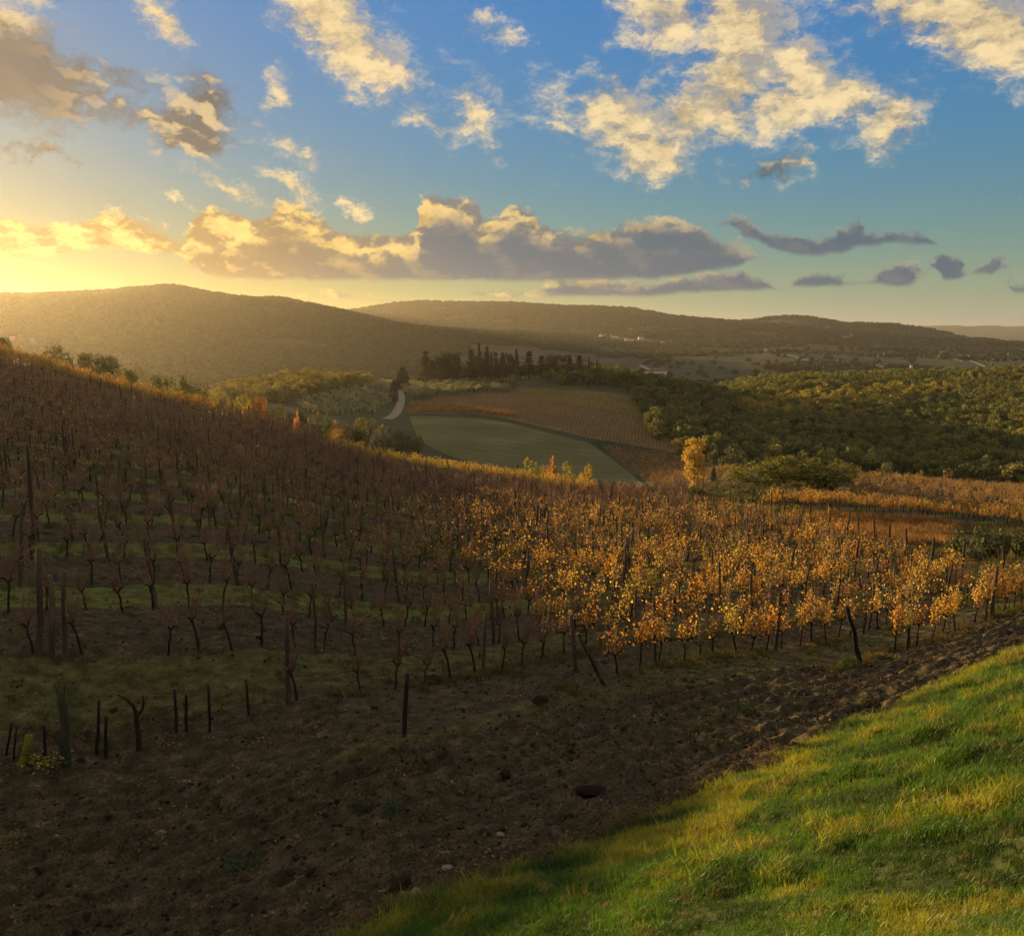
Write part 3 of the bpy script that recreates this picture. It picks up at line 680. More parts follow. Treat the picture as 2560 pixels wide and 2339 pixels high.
# things that grow past a post give way to it
inview = (vpx > -230) & (vpx < 1250) & (vines[:, 1] < ridge_v(vpx) + 1.5)
miss = RNG.random(len(vines)) < .06
vines, vx, vy, vz, vpx, vd = [a[inview & ~miss] for a in (vines, vx, vy, vz, vpx, vd)]
Lf = leafiness(vines[:, 0], vines[:, 1])
cls = np.digitize(Lf + RNG.normal(0, .16, len(Lf)) * (Lf > .2), [.14, .34, .72])
_m = (cls < 2) & (vines[:, 1] > 46); cls_far = np.where(_m, cls + 5, np.where(Lf > .95, 4, cls))
GOLD = np.array([[.52, .35, .045], [.50, .29, .035], [.54, .41, .07], [.40, .23, .035], [.38, .34, .055]])
def vine_tint(n, green=None):
    t = GOLD[RNG.choice(5, n, p=[.34, .2, .26, .1, .1])] * RNG.uniform(.8, 1.15, (n, 1)); return t
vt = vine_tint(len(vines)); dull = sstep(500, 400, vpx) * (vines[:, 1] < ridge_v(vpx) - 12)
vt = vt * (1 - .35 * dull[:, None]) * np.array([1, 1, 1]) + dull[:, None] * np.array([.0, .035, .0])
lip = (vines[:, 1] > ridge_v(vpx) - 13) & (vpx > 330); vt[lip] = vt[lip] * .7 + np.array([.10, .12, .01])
ORD = 'first second third fourth fifth sixth seventh eighth ninth tenth eleventh twelfth thirteenth fourteenth fifteenth sixteenth seventeenth eighteenth nineteenth twentieth'.split()
def ordn(i):
    if i < 20: return ORD[i]
    t, o = divmod(i + 1, 10); tens = {2: 'twenty', 3: 'thirty', 4: 'forty', 5: 'fifty', 6: 'sixty', 7: 'seventy', 8: 'eighty', 9: 'ninety', 10: 'hundred', 11: 'hundred-ten', 12: 'hundred-twenty'}[t]
    return tens + ('-' + ORD[o - 1] if o else 'th').replace('tyth', 'tieth') if o else tens.replace('ty', 'tieth')
LOOK = ['bare leafless vine', 'vine with a few last leaves', 'vine with scattered golden leaves', 'bushy golden-leaved vine']
order = np.argsort(vd + 1e6 * ((vpx < 2) | (vpx > 1022))); ind = set(order[:300].tolist())
perrow = {}
far_i = []
for i in np.argsort(vpx):
    i = int(i)
    if i not in ind: far_i.append(i); continue
    k = int(vines[i, 2]); c = int(cls[i]); perrow[k] = perrow.get(k, -1) + 1
    e = bpy.data.objects.new('grape_vine', None); root_col.objects.link(e); e.empty_display_size = .2
    flip = RNG.random() < .35
    e.location = (vx[i], vy[i], vz[i] - .02); e.rotation_euler = (RNG.normal(0, .04), RNG.normal(0, .05), RA + (math.pi if flip else 0) + RNG.normal(0, .2)); s = RNG.uniform(.88, 1.12); e.scale = (s, s, s * RNG.uniform(.93, 1.08))
    tag(e, f'{LOOK[c]}, {ordn(perrow[k])} along the {ordn(k)} row up from the grass bank', 'vine', 'vines in the rows above the grass bank')
    ms = NEARV[c][RNG.integers(5)]
    link('trunk', ms[0], e); link('canes', ms[1], e)['kind'] = 'stuff'
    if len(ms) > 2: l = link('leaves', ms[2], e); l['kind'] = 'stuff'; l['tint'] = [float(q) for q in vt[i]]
far_i = np.array(far_i)
def zrot(n, base=RA, tilt=.05): return np.c_[RNG.normal(0, tilt, n), RNG.normal(0, tilt, n), base + RNG.choice([0, math.pi], n) + RNG.normal(0, .25, n)]
scatter('vineyard_vines', np.c_[vx, vy, vz][far_i], zrot(len(far_i)), RNG.uniform(.9, 1.15, len(far_i)), cls_far[far_i] * 2 + RNG.integers(0, 2, len(far_i)), FARV, vt[far_i], label='rows of vines covering the slope up to the ridge', cat='vines')

# posts
def make_post(seed, h, r, mat, k=8, kinks=5):
    rg = np.random.default_rng(seed); z = np.linspace(-.25, h, kinks)
    p = np.c_[rg.normal(0, r * .25, kinks), rg.normal(0, r * .25, kinks), z]; b = MB()
    b.tube(p, np.linspace(r * 1.08, r * .9, kinks) * rg.uniform(.93, 1.07, kinks), k); return b.mesh('post', mat)
POSTM = [make_post(400 + j, h, r, M_post) for j, (h, r) in enumerate(((1.75, .045), (1.9, .05), (1.6, .04), (1.85, .055)))]
END = [make_post(420 + j, h, r, M_post) for j, (h, r) in enumerate(((2.05, .065), (2.2, .07)))]
pr = np.array([(a, b, k, e) for a, b, k, e in posts]); pxx, pyy = xy(pr[:, 0], pr[:, 1]); pz = land(pxx, pyy); ppx, ppy = to_px(pxx, pyy, pz)
ok = (ppx > -8) & (ppx < 1036) & ~((pr[:, 2] <= 1) & (ppx < 590)) & ~((pr[:, 2] == 2) & (ppx < 268)) & (pr[:, 1] < ridge_v(ppx) + 1.5); pr, pxx, pyy, pz, ppx = [a[ok] for a in (pr, pxx, pyy, pz, ppx)]
pd = np.hypot(pxx, pyy); near_p = set(np.argsort(pd)[:230].tolist()); rest = []; cnt = {}
for i in np.argsort(ppx):
    i = int(i)
    if i not in near_p: rest.append(i); continue
    k = int(pr[i, 2]); cnt[k] = cnt.get(k, -1) + 1; e = pr[i, 3] > 0
    me = END[RNG.integers(2)] if e else POSTM[RNG.integers(4)]
    o = link('vineyard_post', me, None, (pxx[i], pyy[i], pz[i]), (RNG.normal(0, .05), RNG.normal(0, .06), RNG.uniform(0, 6)))
    tag(o, f'weathered wooden {"end post closing" if e else "post, " + ordn(cnt[k]) + " along"} the {ordn(k)} vine row up from the grass bank', 'post', 'wooden posts of the vine rows')
if rest:
    rest = np.array(rest); scatter('vineyard_posts', np.c_[pxx, pyy, pz][rest], zrot(len(rest)), np.ones(len(rest)), RNG.integers(0, 4, len(rest)), [proto('far_post', m_) for m_ in POSTM], label='thin posts of the upper vine rows along the ridge', cat='posts')

# special posts, stakes and stubs at the front of the block
def lean_to(base_px, top_px, r, mat, seed, dy=0.0):
    b = at(*base_px); d = pix_dir(*top_px); Y = b[1] + dy; t = d / d[1] * Y
    rg = np.random.default_rng(seed); n = 6; f = np.linspace(-.12, 1, n)[:, None]
    p = f * (t - b)[None] + rg.normal(0, r * .18, (n, 3)); m_ = MB(); m_.tube(p, np.linspace(r * 1.1, r * .85, n), 8); return b, m_.mesh('post', mat)
def single(name, base_px, top_px, r, mat, seed, lab, cat, dy=0.0):
    b, me = lean_to(base_px, top_px, r, mat, seed, dy); return tag(link(name, me, None, b), lab, cat)
single('brace_post', (604, 684), (578, 633), .055, M_post, 1, 'slanting wooden brace leaning against the end post of the second row', 'post', -.5)
single('row_end_post', (577, 672), (571, 615), .06, M_post, 2, 'upright end post with the slanting brace against it', 'post')
single('row_end_post', (861, 664), (847, 606), .065, M_postdark, 3, 'dark end post leaning out over the ploughed strip before golden leaves', 'post', -.6)
single('steel_stake', (404, 735), (407, 673), .05, M_postdark, 4, 'lone dark stake standing out on the ploughed soil', 'stake')
tall = single('mossy_post', (66, 764), (62, 690), .085, rough_mat('mossy_wood', [(.3, (.03, .035, .022)), (.55, (.06, .065, .042)), (.75, (.11, .11, .08))], 6, .7, stretch=(1, 1, .15)), 5, 'thick grey-green post with two splinters on its split top', 'post')
_b, _m = lean_to((66, 764), (62, 690), .085, M_post, 5); _top = np.array(_m.vertices[-1].co)
for s in (-1, 1):
    q = MB(); q.tube([_top + [s * .05, 0, -.05], _top + [s * .085, 0, .07], _top + [s * .10, 0, .17]], [.03, .02, .004], 5); link('splinter', q.mesh('splinter', M_post), tall)
STK = [((6, 755), (12, 722), .022, 'slim leaning stake at the very start of the stub row'), ((13, 760), (17, 726), .02, 'second slim stake of the stub row beside the yellow stump'),
       ((45, 758), (44, 724), .026, 'short dark stake between yellow stump and thick grey-green post'), ((97, 752), (99, 700), .03, 'taller of the paired stakes past the grey-green post'),
       ((106, 757), (106, 716), .03, 'shorter of the paired stakes past the grey-green post'), ((177, 732), (174, 689), .03, 'stake of the close pair beyond the forked dead vine'),
       ((186, 732), (186, 694), .032, 'thicker stake of the close pair beyond the forked dead vine'), ((210, 733), (209, 686), .028, 'single stake with a twig on top after the close pair'),
       ((249, 717), (246, 679), .028, 'last short stake before the full-height vines begin')]
for j, (b_, t_, r_, lb) in enumerate(STK): single('vine_stake', b_, t_, r_, M_postdark, 20 + j, lb, 'stake')
b = at(139, 749); e = bpy.data.objects.new('dead_vine', None); root_col.objects.link(e); e.location = b; q = MB()
q.tube([(0, 0, -.1), (.01, 0, .3), (-.02, .01, .62), (0, 0, .74)], [.06, .05, .045, .05], 8); link('trunk', q.mesh('trunk', M_vtrunk, True), e)
for s, pts in ((0, [(0, 0, .7), (-.06, .02, .88), (-.2, .03, 1.02), (-.36, .04, 1.1)]), (1, [(0, 0, .7), (.10, 0, .8), (.15, 0, .95), (.14, .01, 1.1)])):
    q = MB(); q.tube(pts, [.045, .035, .028, .016], 6); link('fork', q.mesh('fork', M_vtrunk, True), e)
q = MB()
for j in range(7):
    a0 = np.array([-.3 + .06 * j, .02, 1.06 - .02 * j]); q.tube([a0, a0 + [.08, .03, .1], a0 + [.25, .05, .12], a0 + [.5 + .1 * RNG.random(), .1, .05 + .1 * RNG.random()]], [.009, .007, .006, .003], 3)
c_ = link('canes', q.mesh('canes', M_cane), e); c_['kind'] = 'stuff'
tag(e, 'dead vine forking into two bare arms among the stakes', 'vine')
M_moss = rough_mat('yellow_moss', [(.3, (.12, .12, .015)), (.6, (.25, .24, .03)), (.8, (.36, .33, .06))], 9, .8)
st = single('mossy_stump', (22, 764), (30, 735), .075, M_moss, 50, 'stubby bright yellow-green mossy stump by the slim stakes', 'stump')
b = at(38, 763); q = MB(); rg = np.random.default_rng(5); n = 260
c = np.c_[rg.normal(0, .22, n), rg.normal(0, .14, n), rg.uniform(.0, .12, n)]; q.leaves(c, rg.normal(size=(n, 3)) + [0, 0, 1], .06, rg)
tag(link('yellow_weed', q.mesh('yellow_weed', foliage_mat('yellow_weed_leaf', (.32, .28, .03), .3, .4)), None, b), 'low patch of yellow weed at the foot of the mossy stump', 'weed')
for j, (b_, t_, lb) in enumerate((((40, 655), (38, 548), 'tall thick post, left of the close pair on the dark lower slope'), ((53, 657), (50, 575), 'shorter thick post of the close pair on the dark lower slope'), ((34, 545), (27, 445), 'tall post rising above the leaves straight uphill of the close pair'))):
    single('thick_post', b_, t_, .06, M_post, 60 + j, lb, 'post')
# wires of the front rows
for k, (ua, ub) in ((0, (24.3, 44)), (1, (15.8, 52)), (3, (-1.0, 30)), (4, (-.8, 30))):
    v = ROW0 + ROWGAP * k
    for hgt, nm in ((.8, 'lower'), (1.35, 'upper')):
        u = np.linspace(ua, ub, 36); x, y = xy(u, np.full_like(u, v)); z = land(x, y); z = np.convolve(np.pad(z, 3, 'edge'), np.ones(7) / 7, 'valid') + hgt - .03 * np.abs(np.sin(u * math.pi / 5.7))
        q = MB(); q.tube(np.c_[x, y, z], .0025, 3, False); tag(link('trellis_wire', q.mesh('trellis_wire', M_wire)), f'{nm} trellis wire strung along the {ordn(k)} vine row up from the grass bank', 'wire', 'wires of the vine rows')
# ------------------------------------------------------------------ grass, clods, litter
M_blade = foliage_mat('grass_blade', (.06, .1, .012), .45, .5, tinted=True, gloss=.04)
def clump(seed, n, h, spread, w=.006, bend=.6):
    rg = np.random.default_rng(seed); c = rg.normal(0, spread, (n, 2)); a = rg.uniform(0, 2 * math.pi, n); L = h * rg.uniform(.45, 1.15, n)
    d = np.c_[np.cos(a), np.sin(a)]; s = np.c_[-np.sin(a), np.cos(a)]; bn = bend * rg.uniform(.2, 1.2, n)
    def lev(t, wf):
        p = c + d * (bn * L * t ** 2)[:, None]; z = L * t * (1 - .35 * bn * t)
        return np.c_[p - s * w * wf, z], np.c_[p + s * w * wf, z]
    a0, b0 = lev(np.zeros(n), .8); a1, b1 = lev(np.full(n, .5), .75); a2, b2 = lev(np.ones(n), .06)
    v = np.stack([a0, b0, b1, a1, b2, a2], 1).reshape(-1, 3); i = np.arange(n)[:, None] * 6; m_ = MB()
    m_.add(v, np.vstack([i + [0, 1, 2, 3], i + [3, 2, 4, 5]])); return m_.mesh('grass_clump', M_blade)
GR = [proto('grass_clump', clump(500 + j, 46, h, .075)) for j, h in enumerate((.14, .17, .20, .15))]
n = 150000; u = RNG.uniform(-8, 45, n); v = RNG.uniform(-1.5, 10, n); keep = v < border(u) + RNG.normal(.05, .16, n)
u, v = u[keep], v[keep]; x, y = xy(u, v); z = land(x, y); px, py = to_px(x, y, z); d = np.hypot(x, y)
vis = (px > -300) & (px < 1400) & (py < 1500) & (d > 3.0) & (RNG.random(len(u)) < np.clip((14 / np.maximum(d, 5)) ** 1.1, .25, 1)); u, v, x, y, z, d = [a[vis] for a in (u, v, x, y, z, d)]
nz = fbm(u / 1.1, v / .8, 4, 31); nz2 = fbm(u / .35, v / .35, 2, 32); edge = sstep(1.3, .1, border(u) - v)
yel = sstep(.52, .70, nz * .75 + nz2 * .25 + .10 * edge)  # yellow tint stands for sunlit patches, stronger along the border
tint = (1 - yel)[:, None] * np.array([.072, .155, .010]) + yel[:, None] * np.array([.24, .25, .018]); tint *= RNG.uniform(.7, 1.25, (len(u), 1))
dry = RNG.random(len(u)) < .03 + .05 * (nz > .62); tint[dry] = np.array([.30, .22, .08])
dark = sstep(.46, .36, nz)[:, None]; tint *= 1 - .5 * dark  # shade of the hollows put into the blade tint
tuft = sstep(.58, .72, fbm(u / .55, v / .55, 3, 36)); sc = .54 * (.50 + .75 * nz + .35 * nz2 + .75 * tuft) * RNG.uniform(.75, 1.2, len(u)) * np.clip(d / 9.5, .55, 1.12)
scatter('bank_grass', np.c_[x, y, z - .01], np.c_[RNG.normal(0, .18, len(u)), RNG.normal(0, .18, len(u)), RNG.uniform(0, 6.28, len(u))], sc, RNG.integers(0, 4, len(u)), GR, tint, label='long green grass on the bank with sunlit yellow put in its tint', cat='grass')
# soil surface height with its relief, for small things lying on it
def soil_z(u, v):
    iu = np.clip(((u + 9.5) / STEP).round().astype(int), 0, NZ.shape[1] - 1); iv = np.clip(((v + 1.6) / STEP).round().astype(int), 0, NZ.shape[0] - 1); return NZ[iv, iu]
M_clod = rough_mat('soil_clod', [(.3, (.020, .015, .008)), (.55, (.052, .039, .020)), (.75, (.10, .074, .038))], 9, .8)
def rock_mesh(seed, mat, sub=1, amp=.35, flat=.65):
    import bmesh
    bm = bmesh.new(); bmesh.ops.create_icosphere(bm, subdivisions=sub, radius=1); rg = np.random.default_rng(seed)
    ax = rg.normal(size=(6, 3)); ax /= np.linalg.norm(ax, axis=1)[:, None]; am = rg.uniform(-amp, amp, 6)
    for w in bm.verts:
        p = np.array(w.co); s = 1 + sum(a_ * max(0, float(p @ x_)) ** 2 for a_, x_ in zip(am, ax)) + rg.normal(0, amp * .18); w.co = (p[0] * s, p[1] * s * .85, p[2] * s * flat)
    me = bpy.data.meshes.new('clod'); bm.to_mesh(me); bm.free(); me.materials.append(mat); return me
CL = [proto('soil_clod', rock_mesh(600 + j, M_clod, 1, .8, .75)) for j in range(5)]
n = 42000; u = RNG.uniform(-8, 44, n); v = RNG.uniform(8.5, 24, n); e = vine_edge(u)
keep = (v > border(u) - .1) & ((v < e + .5) | (RNG.random(n) < .3)); u, v = u[keep], v[keep]; x, y = xy(u, v); z = soil_z(u, v); px, py = to_px(x, y, z); k = (px > -150) & (px < 1200) & (py < 1100); u, v, x, y, z = [a[k] for a in (u, v, x, y, z)]
sc = RNG.gamma(.9, .013, len(u)) + .008
scatter('soil_clods', np.c_[x, y, z], RNG.uniform(0, 6.28, (len(u), 3)) * [.1, .1, 1], np.minimum(sc, .08), RNG.integers(0, 5, len(u)), CL, label='small clods scattered over the ploughed soil', cat='clods')
M_litter = foliage_mat('dead_leaf', (.15, .10, .05), .15, .9, gloss=.0)
def litter(seed, n, straw):
    rg = np.random.default_rng(seed); m_ = MB(); c = np.c_[rg.normal(0, .12, (n, 2)), rg.uniform(.005, .03, n)]
    if straw:
        for q in c:
            a = rg.uniform(0, 3.14); L = rg.uniform(.05, .18); d_ = np.array([math.cos(a) * L, math.sin(a) * L, rg.normal(0, .012)]); m_.tube([q - d_ / 2, q + [0, 0, .008], q + d_ / 2], .0028, 3, False)
    else: m_.leaves(c, rg.normal(0, .45, (n, 3)) + [0, 0, 1], rg.uniform(.03, .075, n), rg, .8, .15)
    return m_.mesh('litter', M_litter)
LT = [proto('litter', litter(650 + j, 7, j > 1)) for j in range(4)]
n = 20000; u = RNG.uniform(-8, 45, n); v = RNG.uniform(8.6, 30.5, n)
nn = fbm(u / 1.4, v / 1.0, 3, 90); keep = (v > border(u) - .1) & (RNG.random(n) < np.clip((nn - .33) * 2.4, .05, 1)); u, v = u[keep], v[keep]
ub = RNG.uniform(-3, 14, 1300); vb = border(ub) + RNG.gamma(1.5, .13, 1300); u, v = np.r_[u, ub], np.r_[v, vb]
x, y = xy(u, v); z = soil_z(u, v); px, py = to_px(x, y, z); k = (px > -150) & (px < 1200) & (py < 1100); u, v, x, y, z = [a[k] for a in (u, v, x, y, z)]
isb = v < border(u) + .5
scatter('ground_litter', np.c_[x, y, z + .012], np.c_[np.zeros((len(u), 2)), RNG.uniform(0, 6.28, len(u))], RNG.uniform(.6, 1.3, len(u)), np.where(isb, RNG.integers(2, 4, len(u)), RNG.integers(0, 4, len(u))), LT, label='dead leaves and straw lying on the soil', cat='litter')
# grass between the vine rows
n = 80000; v = RNG.uniform(13.5, 70, n) ; u = RNG.uniform(-8, 75, n); ph = ((v - ROW0) / (2 * ROWGAP)) % 1
nn = fbm(u / 2.2, v / 1.4, 3, 95); base = np.where((ph > .06) & (ph < .48), .62, .16) * np.clip((v - 13) / 10, .25, 1)
keep = (RNG.random(n) < base * np.clip((nn - .3) * 3, .1, 1.2)) & (RNG.random(n) < np.clip(26 / np.maximum(v, 1), .25, 1)); u, v = u[keep], v[keep]; x, y = xy(u, v); z = land(x, y); px, py = to_px(x, y, z); k = (px > -150) & (px < 1200); u, v, x, y, z, px = [a[k] for a in (u, v, x, y, z, px)]
tint = np.array([.080, .10, .015]) * RNG.uniform(.6, 1.4, (len(u), 1)) + (RNG.random((len(u), 1)) < .15) * np.array([.08, .05, .01])
scatter('row_grass', np.c_[x, y, z], np.c_[RNG.normal(0, .2, (len(u), 2)), RNG.uniform(0, 6.28, len(u))], RNG.uniform(.5, 1.1, len(u)) * np.clip(v / 22, 1, 1.8), RNG.integers(0, 4, len(u)), GR, tint, label='patchy short grass between the vine rows', cat='grass')
# grass foot strips and dry tufts by the first rows
n = 2600; u = RNG.uniform(9, 46, n); k_ = RNG.choice([0, 1, 2], n, p=[.55, .25, .2]); v = ROW0 + ROWGAP * k_ + RNG.normal(-.1, .22, n); keep = (u > np.choose(k_, [21.5, 13, 8])) & (fbm(u / 1.5, v, 2, 44) > .42); u, v = u[keep], v[keep]; x, y = xy(u, v); z = soil_z(u, v)
tint = np.where((RNG.random(len(u)) < .45)[:, None], np.array([.16, .11, .03]), np.array([.07, .095, .012])) * RNG.uniform(.7, 1.3, (len(u), 1))
scatter('row_foot_grass', np.c_[x, y, z], np.c_[RNG.normal(0, .2, (len(u), 2)), RNG.uniform(0, 6.28, len(u))], RNG.uniform(.7, 1.3, len(u)), RNG.integers(0, 4, len(u)), GR, tint, label='tufts of grass along the feet of the first vine rows', cat='grass')
n = 9000; u = RNG.uniform(-4, 40, n); v = RNG.uniform(9, 18.5, n); nn = fbm(u / 1.1, v / .7, 3, 97); keep = (v > border(u) + .15) & (nn > .60) & (RNG.random(n) < .8); u, v = u[keep], v[keep]; x, y = xy(u, v); z = soil_z(u, v); px, py = to_px(x, y, z); k = (px > -150) & (px < 1200) & (py < 1100); u, v, x, y, z = [a[k] for a in (u, v, x, y, z)]
tint = np.where((RNG.random(len(u)) < .5)[:, None], np.array([.055, .07, .014]), np.array([.11, .095, .04])) * RNG.uniform(.6, 1.3, (len(u), 1))
scatter('strip_weeds', np.c_[x, y, z], np.c_[RNG.normal(0, .3, (len(u), 2)), RNG.uniform(0, 6.28, len(u))], RNG.uniform(.25, .6, len(u)), RNG.integers(0, 4, len(u)), GR, tint, label='small weeds sprouting in patches on the ploughed strip', cat='weeds')
# weeds on the ploughed strip, big clods
def weed(px, py, w, h, col, lab, seed, nl=420, cat='weed'):
    b = at(px, py); rg = np.random.default_rng(seed); e = bpy.data.objects.new('weed_plant', None); root_col.objects.link(e); e.location = b
    m_ = MB(); st_ = MB(); ns = 22; ends = []
    for j in range(ns):
        a = rg.uniform(0, 6.28); r_ = w * .5 * math.sqrt(rg.random()); p1 = np.array([math.cos(a) * r_, math.sin(a) * r_, h * rg.uniform(.3, 1) * (1 - .5 * (r_ / (w * .5)) ** 2)])
        st_.tube([(0, 0, 0), p1 * [.5, .5, .75], p1], [.006, .004, .002], 3, False); ends.append(p1)
    ends = np.array(ends); c = ends[rg.integers(0, ns, nl)] * rg.uniform(.35, 1.05, (nl, 1)) + rg.normal(0, .035, (nl, 3)); c[:, 2] = np.maximum(c[:, 2], .01)
    mt = foliage_mat('weed_leaf', col, .4, .5)
    m_.leaves(c, rg.normal(size=(nl, 3)) + [0, 0, .6], rg.uniform(.025, .06, nl), rg, .4); link('stems', st_.mesh('stems', mt), e)['kind'] = 'stuff'; link('foliage', m_.mesh('foliage', mt), e)['kind'] = 'stuff'; return tag(e, lab, cat)
GN, OLV, DRYC = (.05, .085, .012), (.085, .09, .03), (.2, .15, .06)
for j, a in enumerate([(236, 872, .95, .38, GN, 'largest feathery green weed out on the ploughed soil', 1, 700), (245, 900, .7, .15, OLV, 'flat sprawling weed just below the large feathery weed', 2), (392, 812, .6, .25, GN, 'dark green weed tuft midway along the ploughed strip', 3),
        (360, 808, .5, .2, OLV, 'greyish weed beside the dark green tuft on ploughed soil', 4), (424, 815, .7, .16, OLV, 'pale low weed spreading past the dark green tuft', 5), (795, 690, 1.3, .2, (.14, .11, .02), 'yellowish weed patch running towards the leaning dark post', 6),
        (745, 712, 1.0, .22, GN, 'green weed clump beside a dark hollow on the strip', 7), (700, 728, .9, .16, OLV, 'low weed strip close to the tallest bank grass', 8), (515, 690, .9, .16, DRYC, 'straw-coloured dry weed heap before the second vine row', 9),
        (12, 842, .5, .22, DRYC, 'dry pale weed at the bottom by the picture edge', 10), (252, 735, .6, .1, OLV, 'low weed at the foot of the last short stake', 11), (228, 806, .35, .2, DRYC, 'dry seed stalks standing on the dark soil', 12)]): weed(*a)
M_dclod = rough_mat('dark_clod', [(.3, (.014, .010, .006)), (.7, (.036, .026, .015))], 9, .7)  # dark lumps put in where black spots and pits lie in the soil
for j, (px, py, w, lab) in enumerate([(592, 792, .22, 'blocky black lump of earth just below the straw edge'), (506, 777, .15, 'dark round clod in place of a pit beside pale roots'), (661, 797, .13, 'dark clod in place of a pit by the bank grass edge'), (538, 703, .16, 'dark clod in the dry weed heap'), (401, 888, .13, 'dark clod at the lower tip of the straw edge'), (433, 682, .30, 'long dark ridge of earth behind the lone dark stake')]):
    b = at(px, py); o_ = link('earth_clod', rock_mesh(700 + j, M_dclod, 2, .7, .6), None, b + [0, 0, w * .25], (0, 0, j), (w, w * .8, w)); tag(o_, lab, 'clod', 'large clods on the ploughed strip')
M_stone = rough_mat('pale_stone', [(.3, (.16, .13, .09)), (.7, (.32, .27, .2))], 6, .5)
for j, (px, py, w, lab) in enumerate([(161, 833, .07, 'pale stone on open dark soil'), (54, 838, .08, 'flat pale stone low by the picture edge'), (470, 779, .07, 'pinkish pale stone beside the dark round clod'), (500, 835, .07, 'pale stone at the head of the straw edge'), (447, 868, .08, 'pale stone halfway down the straw edge'), (416, 893, .08, 'whitish stone at the lower straw edge'), (335, 845, .06, 'small pale stone right of the big feathery weed')]):
    b = at(px, py); tag(link('stone', rock_mesh(720 + j, M_stone, 2, .3, .5), None, b + [0, 0, .02], (0, 0, j), w), lab, 'stone', 'pale stones on the soil')
# ------------------------------------------------------------------ trees
M_bark = rough_mat('tree_bark', [(.3, (.022, .016, .011)), (.6, (.055, .042, .03)), (.8, (.09, .07, .05))], 9, .6, stretch=(1, 1, .3))
M_leaf = foliage_mat('tree_leaf', (.06, .06, .015), .5, .45, tinted=True, tcol=(1.15, 1.05, .55))
M_needle = foliage_mat('cypress_needle', (.022, .026, .010), .15, .5, tinted=True)
def limbs(T, base, ends, r0, rg, k=5):
    for e in ends:
        m_ = (np.array(base) + e) / 2 + rg.normal(0, .03, 3); T.tube([base, m_, e], [r0, r0 * .6, r0 * .2], k, False)
def broadleaf(seed, nleaf, ls, ncl=16, rx=.42, zc=.60, rz=.40, trunk_h=.32, cl=(.12, .2), open_=0.0, tr=.03):
    """tree of unit height: meshes trunk, crown"""
    rg = np.random.default_rng(seed); T = MB(); C = MB()
    top = np.array([rg.normal(0, .03), rg.normal(0, .03), trunk_h + .12])
    T.tube([(0, 0, -.04), (rg.normal(0, .015), 0, trunk_h * .5), top * [1, 1, .85], top], [tr * 1.25, tr, tr * .8, tr * .6], 7)
    dirs = rg.normal(size=(ncl, 3)); dirs /= np.linalg.norm(dirs, axis=1)[:, None]; rad = rg.uniform(.35, 1.0, ncl) ** .6
    cen = dirs * rad[:, None] * [rx * .78, rx * .78, rz * .78] * rg.uniform(.75, 1.2, (ncl, 1)) + [0, 0, zc]; cr = rg.uniform(*cl, ncl) * (1.15 - .3 * rad)
    limbs(T, top * [1, 1, .8], cen[rad > .5][:9], tr * .55, rg)
    pick = rg.choice(ncl, nleaf, p=cr ** 2 / (cr ** 2).sum()); dd = rg.normal(size=(nleaf, 3)); dd /= np.linalg.norm(dd, axis=1)[:, None]
    rr_ = rg.uniform(.25, 1.0, nleaf) ** (.35 + open_); p = cen[pick] + dd * (cr[pick] * rr_)[:, None] * [1, 1, .8] + rg.normal(0, .012, (nleaf, 3))
    p[:, 2] = np.maximum(p[:, 2], .02)
    C.leaves(p, dd + rg.normal(0, .6, (nleaf, 3)) + [0, 0, .25], ls * rg.uniform(.6, 1.3, nleaf), rg, .75, .08)
    return T.mesh('trunk', M_bark, True), C.mesh('crown', M_leaf)
def cypress(seed, n, w, ls, lumpy=.18):
    rg = np.random.default_rng(seed); T = MB(); T.tube([(0, 0, -.03), (0, 0, .2), (0, 0, .7)], [.02, .016, .006], 6); C = MB()
    z = rg.uniform(0.03, 1, n) ** .9; prof = np.interp(z, [0, .05, .18, .45, .75, .92, 1], [.25, .7, 1, .95, .66, .33, .03]) * w
    a = rg.uniform(0, 6.283, n); lump = 1 + lumpy * (np.sin(a * 3 + z * 17 + seed) + np.sin(a * 5 - z * 31)) * .6
    r = prof * lump * rg.uniform(.55, 1, n) ** .5; p = np.c_[np.cos(a) * r, np.sin(a) * r, z]
    C.leaves(p, np.c_[np.cos(a), np.sin(a), rg.uniform(-.1, .6, n)] + rg.normal(0, .45, (n, 3)), ls * rg.uniform(.6, 1.4, n), rg, .6)
    return T.mesh('trunk', M_bark), C.mesh('crown', M_needle)
def conifer(seed, n, w, ls, tiers=8, flat=.3):
    """cedar or fir: tiers of ragged boughs"""
    rg = np.random.default_rng(seed); T = MB(); T.tube([(0, 0, -.03), (.005, 0, .4), (0, .005, .95)], [.028, .02, .004], 6); C = MB()
    tz = np.linspace(.16, .97, tiers) + rg.normal(0, .012, tiers)
    for z in tz:
        R = w * (1 - z) ** flat * np.interp(z, [.1, .25, 1], [.8, 1, .28]) * rg.uniform(.8, 1.15); nb = int(rg.integers(6, 10)); m_ = max(6, int(n / tiers / nb))
        for b_ in range(nb):
            a = rg.uniform(0, 6.283); L = R * rg.uniform(.65, 1.15); e = np.array([math.cos(a) * L, math.sin(a) * L, z - .04 + rg.normal(0, .02)])
            T.tube([(0, 0, z), e * [.6, .6, 1], e], [.008, .005, .002], 3, False)
            f = rg.uniform(.1, 1.05, m_); p = np.c_[e[0] * f, e[1] * f, z + (e[2] - z) * f] + rg.normal(0, 1, (m_, 3)) * [.035, .035, .022] * (1.2 - .4 * f[:, None])
            C.leaves(p, rg.normal(0, .5, (m_, 3)) + [0, 0, 1], ls * rg.uniform(.6, 1.3, m_), rg, .6)
    return T.mesh('trunk', M_bark), C.mesh('crown', M_needle)
